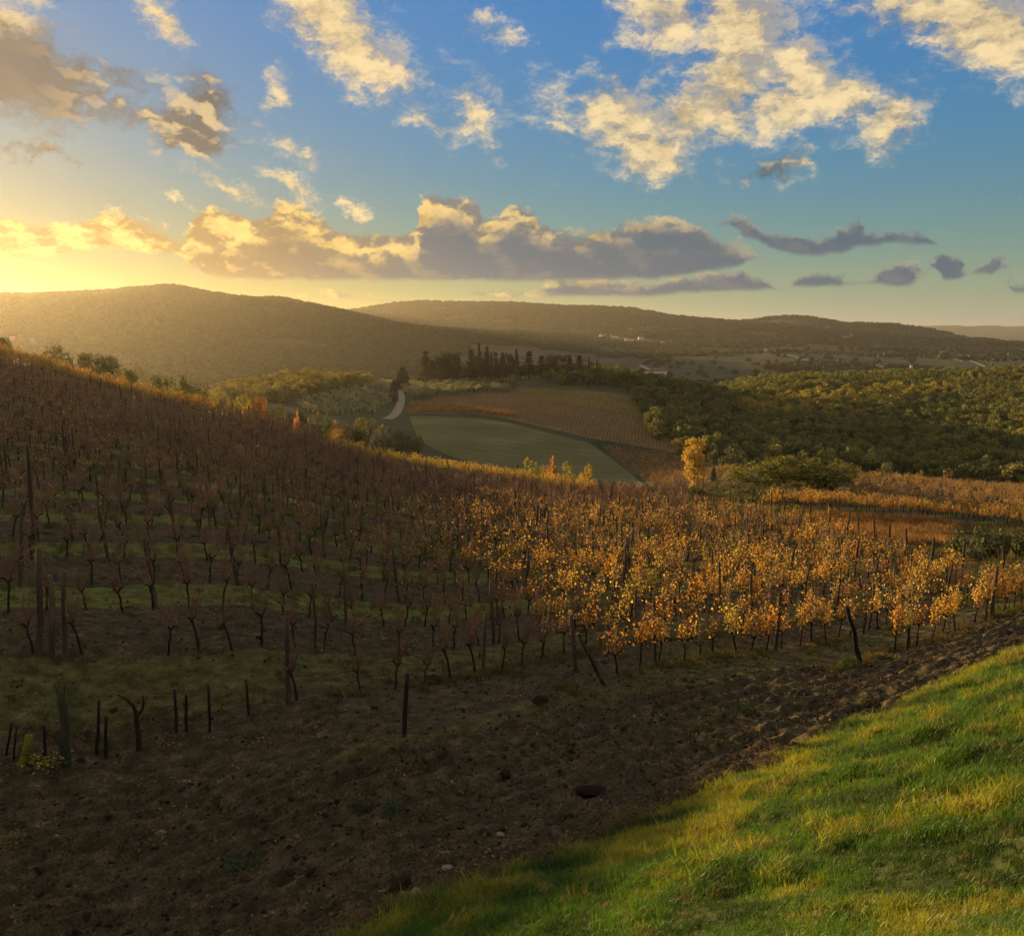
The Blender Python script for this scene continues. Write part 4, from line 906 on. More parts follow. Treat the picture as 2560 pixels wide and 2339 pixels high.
OAK = [broadleaf(800 + j, 800, .075, 15, zc=.50, rz=.48, trunk_h=.12) for j in range(5)]
OAKBIG = [broadleaf(820 + j, 2600, .042, 26, rx=.55, zc=.50, rz=.47, trunk_h=.15, cl=(.11, .18)) for j in range(3)]
BUSH = [broadleaf(840 + j, 900, .075, 13, rx=.60, zc=.45, rz=.5, trunk_h=.12, cl=(.18, .28)) for j in range(4)]
OLIVE = [broadleaf(860 + j, 420, .085, 10, rx=.50, zc=.58, rz=.40, trunk_h=.22, cl=(.16, .25), tr=.045) for j in range(3)]
POPLAR = broadleaf(880, 5200, .026, 70, rx=.25, zc=.50, rz=.56, trunk_h=.45, cl=(.06, .11), open_=.2, tr=.016)
CYP = [cypress(900 + j, 1300, w, .055) for j, w in enumerate((.10, .13, .17))]
CON = [conifer(910 + j, 1700, w, .06) for j, w in enumerate((.30, .36, .26))]
PINE = [broadleaf(920 + j, 2200, .045, 22, rx=.36, zc=.53, rz=.5, trunk_h=.2, cl=(.11, .18)) for j in range(3)]
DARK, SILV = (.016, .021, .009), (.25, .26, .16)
def tree(name, ms, pos, h, w, tint, lab, cat, group=None, rz=None, part='crown', sink=0.0):
    e = bpy.data.objects.new(name, None); root_col.objects.link(e); e.location = (pos[0], pos[1], pos[2] - sink); e.rotation_euler = (0, 0, RNG.uniform(0, 6.28) if rz is None else rz); e.scale = (w, w, h)
    link('trunk', ms[0], e); c_ = link(part, ms[1], e); c_['kind'] = 'stuff'; c_['tint'] = [float(t) for t in tint]
    return tag(e, lab, cat, group)
def by_px(px, top, base, ymin=6, dist=None):
    """stand a plant where its foot shows in the picture; height from its top"""
    if dist is None: b = at(px, base, ymin)
    else:
        d = pix_dir(px, base); b = d / d[1] * dist; g = float(land(np.array([b[0]]), np.array([b[1]]))[0]); b = np.array([b[0], b[1], g])
    d = pix_dir(px, top); return b, max(.3, d[2] / d[1] * b[1] - b[2])
def put(name, ms, px, top, base, wpx, tint, lab, cat, group=None, ymin=6, dist=None, wk=.8, **k):
    b, h = by_px(px, top, base, ymin, dist); w = wpx * b[1] / FPX / wk
    if group and 'crest' in group: h *= 1.22
    return tree(name, ms, b, h, w, tint, lab, cat, group, **k)
# ---- crest of the middle hill (zoomed picture coordinates to picture)
Z3 = lambda x, y: (400 + x * .127, 328 + y * .127)
CREST = [('conifer', CON[0], 205, 235, 385, 100, 'ragged conifer at the sunward end of the dark crest trees'), ('conifer', CON[1], 258, 288, 385, 75, 'lower conifer close against the first ragged conifer'),
    ('pine', PINE[0], 338, 198, 395, 95, 'broad dark pine, sunward half of the twin pines on the crest'), ('pine', PINE[1], 422, 212, 395, 110, 'broad dark pine, other half of the twin pines on the crest'),
    ('conifer', CON[2], 560, 214, 410, 80, 'pointed conifer just past the villa roof'), ('cypress', CYP[0], 624, 177, 400, 34, 'tallest thin cypress spire poking above the dense crest grove'), ('pine', PINE[2], 640, 232, 425, 120, 'bulky dark tree beneath the tallest cypress spire'),
    ('cypress', CYP[1], 686, 198, 390, 42, 'wide cypress beside the tallest spire'), ('cypress', CYP[0], 722, 228, 385, 22, 'needle-thin cypress with a gap of light before it'), ('conifer', CON[0], 755, 243, 395, 66, 'round-shouldered conifer after the needle-thin cypress'),
    ('cypress', CYP[1], 808, 231, 405, 44, 'lone full cypress with light on both sides'), ('pine', PINE[0], 866, 202, 405, 76, 'dense dark tree just above the yellow-green bush'), ('cypress', CYP[1], 916, 209, 405, 36, 'cypress pressed against the dense tree above the yellow-green bush'),
    ('oak', OAK[1], 950, 300, 385, 62, 'low dark tree between the dense tree and the steep conifer'), ('conifer', CON[1], 1016, 219, 370, 88, 'steep cone-shaped conifer standing free on the crest'), ('conifer', CON[2], 1112, 246, 395, 84, 'conifer with a rounded foot after the free-standing cone'),
    ('pine', PINE[1], 1190, 220, 390, 84, 'lumpy dark pine of the middle crest pair'), ('pine', PINE[2], 1256, 226, 390, 86, 'second lumpy dark pine of the middle crest pair'), ('conifer', CON[0], 1334, 243, 350, 62, 'small umbrella-like conifer after the pine pair'),
    ('conifer', CON[2], 1412, 241, 360, 64, 'last cone-shaped conifer before the thin cypresses'), ('cypress', CYP[0], 1486, 258, 365, 18, 'very thin cypress over the hedge-like wood'), ('cypress', CYP[0], 1550, 266, 365, 15, 'last and smallest thin cypress on the crest'),
    ('cypress', CYP[2], 22, 336, 468, 62, 'stout cypress on the far side of the white track')]
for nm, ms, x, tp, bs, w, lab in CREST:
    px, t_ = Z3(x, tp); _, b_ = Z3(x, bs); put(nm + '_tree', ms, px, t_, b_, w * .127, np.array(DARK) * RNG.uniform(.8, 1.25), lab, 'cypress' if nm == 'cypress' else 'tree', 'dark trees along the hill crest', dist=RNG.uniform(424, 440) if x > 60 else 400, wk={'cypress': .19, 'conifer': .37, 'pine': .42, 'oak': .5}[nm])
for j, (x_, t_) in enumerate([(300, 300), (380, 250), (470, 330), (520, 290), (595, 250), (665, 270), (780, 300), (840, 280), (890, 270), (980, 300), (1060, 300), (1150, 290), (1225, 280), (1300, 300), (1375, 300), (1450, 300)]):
    px, t_ = Z3(x_, t_); put('pine_tree', PINE[j % 3], px, t_, 378, 10.5, np.array(DARK) * RNG.uniform(.7, 1.1), f'{ordn(j)} dark tree, counted from the track, of the back line on the crest', 'tree', 'back line of the crest trees', dist=RNG.uniform(446, 452), wk=.42)
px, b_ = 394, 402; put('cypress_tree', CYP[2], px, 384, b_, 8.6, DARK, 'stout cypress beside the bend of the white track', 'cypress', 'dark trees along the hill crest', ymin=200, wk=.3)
put('round_bush', BUSH[0], *(400 + 897 * .127, 328 + 358 * .127, 328 + 464 * .127), 95 * .127, (.17, .18, .02), 'round yellow-green bush in front of the crest trees', 'bush', dist=412, wk=1.0)
# ---- olive trees on both sides of the track
def inside(poly, x, y):
    r = np.zeros(np.shape(x), bool); n = len(poly)
    for i in range(n):
        (x1, y1), (x2, y2) = poly[i], poly[(i + 1) % n]; c_ = ((y1 > y) != (y2 > y)) & (x < (x2 - x1) * (y - y1) / (y2 - y1 + 1e-12) + x1); r ^= c_
    return r
def plan(poly, ymin): return [tuple(at(px, py, ymin)[:2]) for px, py in poly]
def in_px(poly, n, ymin, ymax):
    """random plan points of the land whose picture lies in the polygon (grid on the ground)"""
    return None
GROVE = [(296, 405), (338, 393), (365, 388), (392, 384), (391, 405), (378, 414), (345, 416), (305, 416)]
GROVE2 = [(402, 384), (412, 377), (440, 378), (470, 379), (508, 381), (510, 391), (470, 393), (440, 395), (415, 400), (403, 398)]
gx, gy = np.meshgrid(np.arange(-140, 20, 4.6), np.arange(250, 520, 5.2)); ga = math.radians(24); cx_, cy_ = -60, 360
rxx = cx_ + (gx - cx_) * math.cos(ga) - (gy - cy_) * math.sin(ga); ryy = cy_ + (gx - cx_) * math.sin(ga) + (gy - cy_) * math.cos(ga)
rxx = rxx.ravel() + RNG.normal(0, .35, rxx.size); ryy = ryy.ravel() + RNG.normal(0, .35, ryy.size); rz_ = land(rxx, ryy); ppx, ppy = to_px(rxx, ryy, rz_)
gi = np.where(inside(GROVE, ppx, ppy) & (ryy > 230))[0]; g2 = np.where(inside(GROVE2, ppx, ppy) & (ryy > 230))[0]
print('olives', len(gi), len(g2))
g2 = g2[:130]; gi = gi[np.argsort(ryy[gi])][:165]
for i in gi: tree('olive_tree', OLIVE[RNG.integers(3)], (rxx[i], ryy[i], rz_[i]), RNG.uniform(2.6, 3.6), RNG.uniform(2.9, 3.9), np.array(SILV) * RNG.uniform(.8, 1.2), 'small silvery olive tree in the planted rows sunward of the white track', 'olive tree', 'olive trees in the slope grove')
for i in g2: tree('olive_tree', OLIVE[RNG.integers(3)], (rxx[i], ryy[i], rz_[i]), RNG.uniform(2.8, 4.2), RNG.uniform(3.2, 4.6), np.array(SILV) * RNG.uniform(.65, 1.0), 'grey olive tree between the white track and the crest trees', 'olive tree', 'olive trees below the crest')
# ---- trees behind the vineyard ridge
Z1 = lambda x, y: (x * .127, 312 + y * .127)
OLG = np.array([.09, .092, .02])
for ms, x, tp, w, D, tn, lab in [(OAKBIG[0], 480, 178, 270, 112, .8, 'tall rounded tree at the sunward end of the ridge clump'), (OAKBIG[1], 690, 235, 230, 115, .85, 'tree in the hollow between the two tallest ridge trees'), (OAKBIG[2], 880, 236, 300, 116, .75, 'broad dark tree with a ragged shoulder behind the ridge'),
        (OAKBIG[0], 1090, 372, 190, 118, 1.3, 'paler green tree following the broad dark ridge tree'), (BUSH[1], 960, 390, 150, 112, 1.2, 'low bush in front of the broad dark ridge tree'), (OAKBIG[1], 1255, 425, 190, 120, 1.1, 'mid-height tree before the lacy ridge tree'), (OAKBIG[2], 1425, 398, 150, 124, 1.0, 'lacy upright tree near the end of the ridge clump'), (OAKBIG[0], 1570, 486, 190, 126, .9, 'last low spreading tree of the ridge clump'), (OAKBIG[1], 20, 160, 130, 84, .6, 'dark tree by the weather mast at the picture edge')]:
    px, t_ = Z1(x, tp); put('ridge_tree', ms, px, t_, t_ + 40, w * .127, OLG * tn, lab, 'tree', 'trees behind the vineyard ridge', dist=D + 20, wk=.75)
# ---- bushes and small trees in the dip behind the vineyard
YG, OR, BR, DG, YO = np.array([.20, .18, .022]), np.array([.40, .16, .018]), np.array([.17, .10, .04]), np.array([.055, .07, .02]), np.array([.32, .22, .022])
Z2 = lambda x, y: (224 + x * .127, 328 + y * .127)
for ms, x, tp, bs, w, D, tn, lab in [(BUSH[0], 100, 530, 640, 170, 230, YG, 'yellow-green bush at the sunward end of the dip'), (OAKBIG[1], 280, 490, 640, 130, 235, OR * .75, 'orange-brown autumn tree among yellow bushes in the dip'), (BUSH[2], 185, 495, 640, 70, 238, YO, 'slim yellow tree beside the orange-brown autumn tree'), (BUSH[1], 400, 560, 690, 150, 230, YG * .8, 'dull yellow bush after the orange-brown autumn tree'),
        (BUSH[3], 565, 620, 700, 46, 215, OR * 1.3, 'small bright orange shrub glowing at the foot of the grove'), (BUSH[2], 500, 620, 730, 100, 222, DG, 'dark bush sunward of the small bright orange shrub'), (BUSH[1], 625, 600, 730, 110, 220, DG * .8, 'dark round bush right after the bright orange shrub'), (BUSH[0], 730, 650, 780, 150, 212, YG * .7, 'olive-yellow bush below the olive rows'),
        (BUSH[3], 830, 610, 720, 70, 222, DG, 'dark narrow bush standing up into the olive rows'), (BUSH[2], 888, 680, 790, 60, 205, OR * 1.2, 'second orange shrub, above the rust-brown one'), (BUSH[1], 920, 730, 850, 140, 200, BR * 1.3, 'rust-brown bush below the second orange shrub'), (OAKBIG[2], 1110, 640, 850, 200, 205, YG * .8, 'large yellow-green tree crown below the track bend'), (BUSH[3], 1010, 680, 850, 110, 203, DG, 'dark gap-filling bush between rust-brown and large yellow-green ones'),
        (BUSH[0], 1270, 740, 870, 170, 195, np.array([.10, .10, .03]), 'pale green-grey bush right of the large yellow-green tree'), (BUSH[1], 1400, 760, 880, 170, 192, DG * 1.1, 'dark green bush nearly at the meadow edge'), (BUSH[2], 1510, 790, 890, 120, 190, np.array([.07, .08, .02]), 'last green bush where the meadow begins')]:
    px, t_ = Z2(x, tp); _, b_ = Z2(x, bs); put('autumn_bush', ms, px, t_, b_, w * .127, tn, lab, 'bush', 'bushes in the dip behind the vineyard', dist=D * .88, wk=.82)
for ms, x, tp, bs, w, D, tn, lab in [(BUSH[1], 905, 1025, 1090, 90, 150, DG * .7, 'dark low shrub at the start of the vineyard-lip bushes'), (BUSH[0], 1020, 1000, 1110, 150, 150, YG, 'yellow-green shrub on the vineyard lip before the flame-orange one'), (BUSH[3], 1172, 975, 1120, 85, 152, OR * 1.05, 'flame-orange shrub standing up against the meadow'), (BUSH[2], 1125, 1030, 1130, 90, 150, YO, 'golden shrub at the foot of the flame-orange shrub'), (BUSH[1], 1225, 1040, 1140, 80, 151, BR * 1.2, 'brown shrub right after the flame-orange one'),
        (BUSH[0], 1320, 1035, 1180, 150, 150, YG * 1.4, 'bright yellow-green shrub with sprays against the meadow'), (BUSH[2], 1480, 1018, 1190, 115, 150, YO * 1.1, 'upright golden shrub, last tall one against the meadow'), (BUSH[3], 1595, 1165, 1220, 60, 150, DG * .5, 'small black-green shrub below the golden one'), (BUSH[1], 1712, 1170, 1225, 70, 151, DG * .5, 'second small black-green shrub along the meadow foot'), (BUSH[0], 1840, 1200, 1245, 100, 152, DG * .5, 'third black-green shrub along the meadow foot'), (BUSH[2], 1930, 1205, 1250, 90, 153, DG * .6, 'last black-green shrub before the vine stripes')]:
    px, t_ = Z3(x, tp); _, b_ = Z3(x, bs); put('lip_shrub', ms, px, t_, b_, w * .127, tn, lab, 'shrub', 'shrubs between vineyard and meadow', dist=D * .9, wk=.95)
# ---- poplar and round trees at the vineyard corner
Z4 = lambda x, y: (600 + x * .2104, 304 + y * .2104)
def z4(name, ms, x, tp, bs, w, tn, lab, cat, group=None, D=None, wk=1.0):
    px, t_ = Z4(x, tp); _, b_ = Z4(x, bs); return put(name, ms, px, t_, b_, w * .2104, tn, lab, cat, group, dist=D, wk=wk)
z4('poplar_tree', POPLAR, 446, 600, 880, 165, (.46, .31, .06), 'tall golden half-bare poplar at the vineyard corner', 'tree', D=128, wk=.62)
for x, tp, w, D, tn, lab, j in [(735, 745, 190, 116, .95, 'sunward one of the round green-gold trees near the poplar', 0), (868, 692, 200, 118, 1.0, 'tallest of the round green-gold trees near the poplar', 1), (985, 730, 170, 120, .7, 'darker middle tree of the round green-gold group', 2), (1072, 716, 215, 117, 1.05, 'outermost round green-gold tree next to the golden vine strip', 0)]:
    z4('round_tree', OAKBIG[j], x, tp, 885, w, np.array([.17, .165, .02]) * tn, lab, 'tree', 'round trees near the poplar', D, .6)
z4('shrub', CYP[2], 537, 770, 862, 32, DG, 'narrow dark shrub at the foot of the golden poplar', 'shrub', None, 148, .34); z4('shrub', BUSH[1], 606, 826, 882, 70, DG * .8, 'dark rounded shrub between poplar and round trees', 'shrub', None, 143, 1.1)
for j, (x, tp, bs, w, D, lab) in enumerate([(622, 668, 735, 140, 235, 'broad grey-green reed clump at the wood edge'), (722, 705, 760, 100, 228, 'smaller grey-green reed clump beside the broad one'), (540, 665, 715, 60, 240, 'first thin reed clump past the poplar')]): z4('reed_clump', BUSH[j], x, tp, bs, w, (.09, .095, .05), lab, 'reeds', 'reed clumps at the wood edge', D, 1.1)
z4('pale_tree', OAKBIG[1], 1350, 722, 830, 95, (.10, .10, .05), 'pale grey-green tree at the foot of the wood', 'tree', None, 215, 1.0); z4('autumn_bush', BUSH[0], 1516, 782, 850, 62, YO * .8, 'small yellow bush at the foot of the wood', 'bush', None, 205, 1.1); z4('autumn_bush', BUSH[3], 1605, 765, 870, 120, BR, 'bare brown thicket beside the small yellow bush', 'bush', None, 203, 1.1)
for j in range(34):       # grey-green shrubs in front of the round trees
    px = 668 + j * 4.8 + RNG.normal(0, 2); py = 492 + (px - 668) * .02 + RNG.uniform(-4, 6); b = at(px, py); hh = RNG.uniform(.8, 1.6)
    tree('field_shrub', BUSH[RNG.integers(4)], b, hh, hh * RNG.uniform(.9, 1.6), np.array([.10, .105, .03]) * RNG.uniform(.7, 1.2), 'soft grey-green shrub in the belt below poplar and round trees', 'shrub', 'grey-green shrubs below the poplar')
# dark bushes by the end of the rows, rusty dry grass
for j, (px, tp, bs, w, tn, lab) in enumerate([(962, 526, 557, 34, .9, 'dark leafy bush at the sunward end of the bramble clump'), (990, 520, 560, 36, .8, 'tallest dark bramble bush beyond the last row ends'), (1016, 522, 560, 34, .9, 'dark bramble bush cut by the picture edge'), (975, 538, 562, 26, .7, 'low bramble mound in front of the tallest bramble bush')]):
    put('bramble_bush', BUSH[j], px, tp, bs, w, DG * tn * 1.2, lab, 'bush', 'bramble clump past the rows', wk=1.1)
# ---- the woods
TIN = np.array([[.13, .145, .024], [.165, .16, .028], [.088, .108, .022], [.22, .195, .032], [.155, .17, .032], [.24, .18, .028]])  # yellowed so the tints carry golden raking light on the treetops
def wood_points(poly_px, ymin, ymax, xr, sp):
    X, Y = np.meshgrid(np.arange(xr[0], xr[1], sp), np.arange(ymin, ymax, sp)); X = (X + (np.arange(X.shape[0]) % 2)[:, None] * sp * .5).ravel(); Y = Y.ravel(); X = X + RNG.normal(0, sp * .28, X.size); Y = Y + RNG.normal(0, sp * .28, Y.size)
    Z = land(X, Y); px, py = to_px(X, Y, Z); k = inside(poly_px, px, py) & (px < 1050); return X[k], Y[k], Z[k], px[k], py[k]
WOOD = [(700, 462), (655, 440), (640, 415), (632, 396), (612, 388), (575, 387), (530, 388), (513, 385), (515, 375), (560, 366), (600, 364), (680, 372), (760, 371), (900, 371), (1060, 362), (1060, 492), (960, 489), (890, 478), (800, 478), (740, 468)]
X, Y, Z, px, py = wood_points(WOOD, 205, 760, (20, 480), 6.2)
dist = np.hypot(X, Y); hill = (px < 720) & (py < 398)
hgt = RNG.uniform(6.0, 9.5, len(X)) * np.where(hill, .9, 1.0)
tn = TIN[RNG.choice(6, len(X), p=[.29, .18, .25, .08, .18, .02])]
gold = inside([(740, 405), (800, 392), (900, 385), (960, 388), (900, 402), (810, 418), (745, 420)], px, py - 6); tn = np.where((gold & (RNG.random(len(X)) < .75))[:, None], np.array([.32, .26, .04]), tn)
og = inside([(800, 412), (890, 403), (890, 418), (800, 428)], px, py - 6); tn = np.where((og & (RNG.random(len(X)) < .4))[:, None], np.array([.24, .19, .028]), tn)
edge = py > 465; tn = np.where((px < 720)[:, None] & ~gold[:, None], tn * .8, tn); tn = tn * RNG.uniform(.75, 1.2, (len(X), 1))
show = np.argsort(dist); near_set = show[:285]; rest = show[285:]
COLN = ['dull green', 'olive-brown', 'dark green', 'ochre', 'soft green', 'rusty']
for i in near_set:
    nm = 'golden' if tn[i][0] > .29 else COLN[int(np.argmin(np.abs(TIN / TIN.sum(1)[:, None] - tn[i] / tn[i].sum()).sum(1)))]
    zone = 'under the hill field' if px[i] < 730 else ('behind the round trees' if px[i] < 850 else 'above the golden vine strip')
    tier = 'first trees' if py[i] > 474 else ('lower slope' if py[i] > 458 else 'middle slope')
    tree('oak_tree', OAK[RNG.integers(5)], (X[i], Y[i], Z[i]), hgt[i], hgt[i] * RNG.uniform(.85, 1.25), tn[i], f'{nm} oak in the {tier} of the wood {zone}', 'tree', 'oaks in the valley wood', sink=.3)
OAKP = [proto('wood_oak', joined(ms, 'wood_oak')) for ms in OAK]
def zr(n): return np.c_[np.zeros((n, 2)), RNG.uniform(0, 6.28, n)]
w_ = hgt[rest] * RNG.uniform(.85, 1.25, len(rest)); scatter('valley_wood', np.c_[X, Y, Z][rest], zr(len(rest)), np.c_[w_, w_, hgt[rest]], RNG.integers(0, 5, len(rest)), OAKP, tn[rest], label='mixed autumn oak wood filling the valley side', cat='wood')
print('wood', len(X))
for j, (x, tp, bs, lab) in enumerate([(423, 428, 508, 'dark cypress spire standing in the valley wood'), (612, 468, 535, 'smaller cypress spire deeper in the valley wood')]): z4('cypress_tree', CYP[0], x, tp, bs, 15, DARK, lab, 'cypress', None, 380 + 60 * j, .26)
# wooded knolls behind the dip, yellowish
X, Y, Z, px, py = wood_points([(205, 396), (240, 388), (262, 388), (292, 380), (300, 378), (360, 378), (370, 386), (330, 394), (290, 404), (260, 412), (215, 412)], 300, 640, (-200, 0), 6.5)
tn = np.array([.21, .18, .028]) * RNG.uniform(.6, 1.2, (len(X), 1)); h_ = RNG.uniform(5, 8, len(X))
if len(X): scatter('knoll_wood', np.c_[X, Y, Z], zr(len(X)), np.c_[h_ * 1.1, h_ * 1.1, h_], RNG.integers(0, 5, len(X)), OAKP, tn, label='yellowing wood on the low knoll behind the olive rows', cat='wood')
# far hillsides
def farlump(seed):
    rg = np.random.default_rng(seed); C = MB(); n = 110; d_ = rg.normal(size=(n, 3)); d_ /= np.linalg.norm(d_, axis=1)[:, None]; d_[:, 2] = np.abs(d_[:, 2]); p = d_ * rg.uniform(.65, 1, (n, 1)) * [.55, .55, .9]
    C.leaves(p, d_ + rg.normal(0, .4, (n, 3)), .26, rg, .9); return proto('far_tree', C.mesh('far_tree', M_leaf))
FL = [farlump(j) for j in range(3)]
n = 135000; r_ = np.exp(RNG.uniform(math.log(650), math.log(4300), n)); a_ = np.radians(RNG.uniform(-42, 40, n)); X, Y = r_ * np.sin(a_), r_ * np.cos(a_)
wc = wood_cover(X, Y); k = (wc > .49 + RNG.normal(0, .012, n)) | (RNG.random(n) < .012); k &= ~((r_ < 800) & (X > 20)); X, Y, r_ = X[k], Y[k], r_[k]
Z = land(X, Y); h_ = RNG.uniform(5, 9, len(X)) * np.clip(r_ / 1500, 1, 1.7)
tn = (TIN[RNG.choice(5, len(X))] * .35 + TIN[0] * .65) * np.array([.72, .95, 1.6]) * RNG.uniform(.30, .42, (len(X), 1))  # tint cooled to stand in for blue haze over the hills
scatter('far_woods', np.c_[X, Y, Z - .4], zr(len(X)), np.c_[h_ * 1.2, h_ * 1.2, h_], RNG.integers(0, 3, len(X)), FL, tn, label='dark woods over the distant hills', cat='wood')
print('far', len(X))
# ------------------------------------------------------------------ fields, track, far vines, buildings
from mathutils.geometry import delaunay_2d_cdt
from mathutils import Vector
def patch(name, poly, mat, lab, ymin, step=4.0, lift=.12, cat=None):
    """a field laid over the land inside a closed outline"""
    pts = np.array(plan(poly, ymin)); dens = []
    for i in range(len(pts)):
        a, b = pts[i], pts[(i + 1) % len(pts)]; n = max(1, int(np.linalg.norm(b - a) / step)); dens += [a + (b - a) * k / n for k in range(n)]
    dens = np.array(dens); lo, hi = dens.min(0), dens.max(0); X, Y = np.meshgrid(np.arange(lo[0], hi[0], step), np.arange(lo[1], hi[1], step)); X, Y = X.ravel(), Y.ravel(); k = inside(dens, X, Y)
    allp = np.vstack([dens, np.c_[X[k], Y[k]]]); nb = len(dens)
    r = delaunay_2d_cdt([Vector(p) for p in allp], [], [list(range(nb))], 1, 1e-4)
    v = np.array([(p.x, p.y) for p in r[0]]); z = land(v[:, 0], v[:, 1]) + lift
    me = mesh_np(name, np.c_[v, z], [np.array([f for f in r[2] if len(f) == 3])], mat, True)
    return tag(link(name, me), lab, cat or name.replace('_', ' '), kind='structure'), dens
def field_mat(name, stops, ang, wave, amt=.35, sc=.05):
    m, N, o = new_mat(name); g = N.n('ShaderNodeNewGeometry'); pos = g.outputs['Position']
    q = N.vmath('DOT_PRODUCT', N.vmath('ADD', pos, N.vmath('MULTIPLY', N.noise(pos, .03, 3, .5, color=True), (9, 9, 0))), (math.sin(ang), math.cos(ang), 0))
    st = N.math('MULTIPLY_ADD', N.math('SINE', N.math('MULTIPLY', q, 6.283 / wave)), .5, .5)
    n1 = N.noise(pos, sc, 7, .65); f = N.math('ADD', N.math('MULTIPLY', n1, 1 - amt), N.math('MULTIPLY', st, amt))
    b = N.n('ShaderNodeBsdfPrincipled'); b.inputs['Roughness'].default_value = .95; b.inputs['Specular IOR Level'].default_value = .1
    N.put(b.inputs['Base Color'], N.ramp(f, stops)); bp = N.n('ShaderNodeBump'); bp.inputs['Strength'].default_value = .5; bp.inputs['Distance'].default_value = .3
    N.put(bp.inputs['Height'], N.math('ADD', N.noise(pos, 1.2, 4, .6), N.math('MULTIPLY', st, .5))); N.put(b.inputs['Normal'], bp.outputs[0]); N.put(o.inputs[0], b.outputs[0]); return m
MEADOW = [(409, 416), (440, 416), (475, 418), (505, 422), (530, 428), (556, 435), (585, 442), (596, 447), (612, 459), (630, 472), (652, 487), (600, 484), (540, 478), (480, 466), (440, 452), (418, 440)]
FIELD = [(408, 414), (414, 404), (440, 397), (470, 395), (508, 393), (520, 388), (560, 389), (600, 391), (630, 396), (652, 400), (647, 412), (645, 420), (655, 432), (680, 444), (700, 452), (690, 456), (650, 448), (600, 440), (560, 431), (530, 424), (505, 418), (475, 414), (440, 413)]
STRIPES = [(600, 445), (650, 453), (700, 458), (745, 474), (720, 490), (668, 492), (640, 477), (615, 457)]
patch('hill_meadow', MEADOW, field_mat('meadow_turf', [(.3, (.070, .076, .028)), (.5, (.110, .108, .042)), (.64, (.16, .15, .065)), (.75, (.22, .195, .09))], math.radians(12), 5.5, .08, .03), 'pale green mown meadow on the middle hill', 170, cat='meadow')
patch('hill_field', FIELD, field_mat('bare_vine_soil', [(.3, (.098, .072, .028)), (.5, (.15, .105, .042)), (.7, (.21, .14, .062))], math.radians(8), 2.6, .3), 'brown vineyard field across the middle hill', 200, cat='field')
patch('striped_field', STRIPES, field_mat('striped_soil', [(.3, (.05, .04, .014)), (.5, (.09, .066, .026)), (.7, (.13, .095, .04))], math.radians(-52), 2.6, .5), 'narrow striped vine plot below the brown field', 150, cat='field')
patch('hill_grass', [(516, 389), (560, 390), (600, 392), (632, 397), (648, 402), (644, 416), (610, 411), (570, 404), (530, 398)], field_mat('hill_turf', [(.3, (.105, .098, .026)), (.5, (.16, .138, .038)), (.7, (.22, .165, .055))], math.radians(8), 2.6, .2), 'olive-green upper corner of the brown hill field', 200, lift=.2, cat='field')
# white track: a strip of compacted gravel
def strip(name, pix, width, mat, lab, ymin, lift=.2):
    P = np.array([at(a, b, ymin) for a, b in pix]); t = np.linspace(0, len(P) - 1, 60); C = np.c_[np.interp(t, range(len(P)), P[:, 0]), np.interp(t, range(len(P)), P[:, 1])]
    for _ in range(3): C[1:-1] = (C[:-2] + C[1:-1] * 2 + C[2:]) / 4
    d = np.gradient(C, axis=0); d /= np.linalg.norm(d, axis=1)[:, None] + 1e-9; nn = np.c_[-d[:, 1], d[:, 0]]; s = np.linspace(-.5, .5, 6)
    X = C[:, None, 0] + nn[:, None, 0] * s * width; Y = C[:, None, 1] + nn[:, None, 1] * s * width; Z = land(X, Y) + lift - .1 * (np.abs(s)[None] > .45)
    V, Q = grid_mesh(X, Y, Z); return tag(link(name, mesh_np(name, V, [Q], mat, True)), lab, 'track', kind='structure')
M_track = rough_mat('white_gravel', [(.3, (.20, .17, .125)), (.6, (.30, .26, .20)), (.8, (.38, .34, .27))], .8, .3)
strip('gravel_track', [(386, 419), (393, 416), (398, 410), (401, 402), (401, 394), (399, 388), (401, 383)], 3.2, M_track, 'white gravel track bending up through the olive trees', 200)
for j, (pp, lab) in enumerate([([(778, 354.5), (800, 358), (822, 364), (824, 367)], 'pale lane climbing the far slope above the farm'), ([(905, 353), (935, 357), (962, 361), (985, 367)], 'pale lane crossing the far slope by the white tower'), ([(640, 365), (650, 370), (662, 374)], 'short pale lane on the far valley floor')]): strip('far_lane', pp, 6.0, M_track, lab, 900, .8)
# ---- rows of vines on the far plots (too many to count)
def rows_in(poly, ymin, ang, gap, step):
    D = np.array(plan(poly, ymin)); c = D.mean(0); R = np.linalg.norm(D - c, axis=1).max(); a, b = np.meshgrid(np.arange(-R, R, step), np.arange(-R, R, gap)); a = a.ravel() + RNG.normal(0, .12, a.size); b = b.ravel()
    x = c[0] + a * math.cos(ang) - b * math.sin(ang); y = c[1] + a * math.sin(ang) + b * math.cos(ang); k = inside(D, x, y); x, y = x[k], y[k]; return x, y, land(x, y)
def far_rows(name, poly, ymin, ang, gap, step, cl, tints, lab, sc=1.0):
    x, y, z = rows_in(poly, ymin, ang, gap, step); n = len(x); k = RNG.choice(len(cl), n, p=cl)
    t = np.array(tints)[RNG.integers(0, len(tints), n)] * RNG.uniform(.75, 1.2, (n, 1)); print(name, n)
    scatter(name, np.c_[x, y, z], zrot(n, ang), RNG.uniform(.9, 1.2, n) * sc, k * 2 + RNG.integers(0, 2, n), FARV, t, label=lab, cat='vines'); return x, y, z
GT = [(.52, .33, .03), (.52, .28, .022), (.48, .36, .04)]
far_rows('field_vines', FIELD, 200, math.radians(-8), 2.7, 1.15, [.75, .2, .05, 0], [(.12, .09, .015), (.16, .09, .015)], 'bare vine rows over the brown hill field')
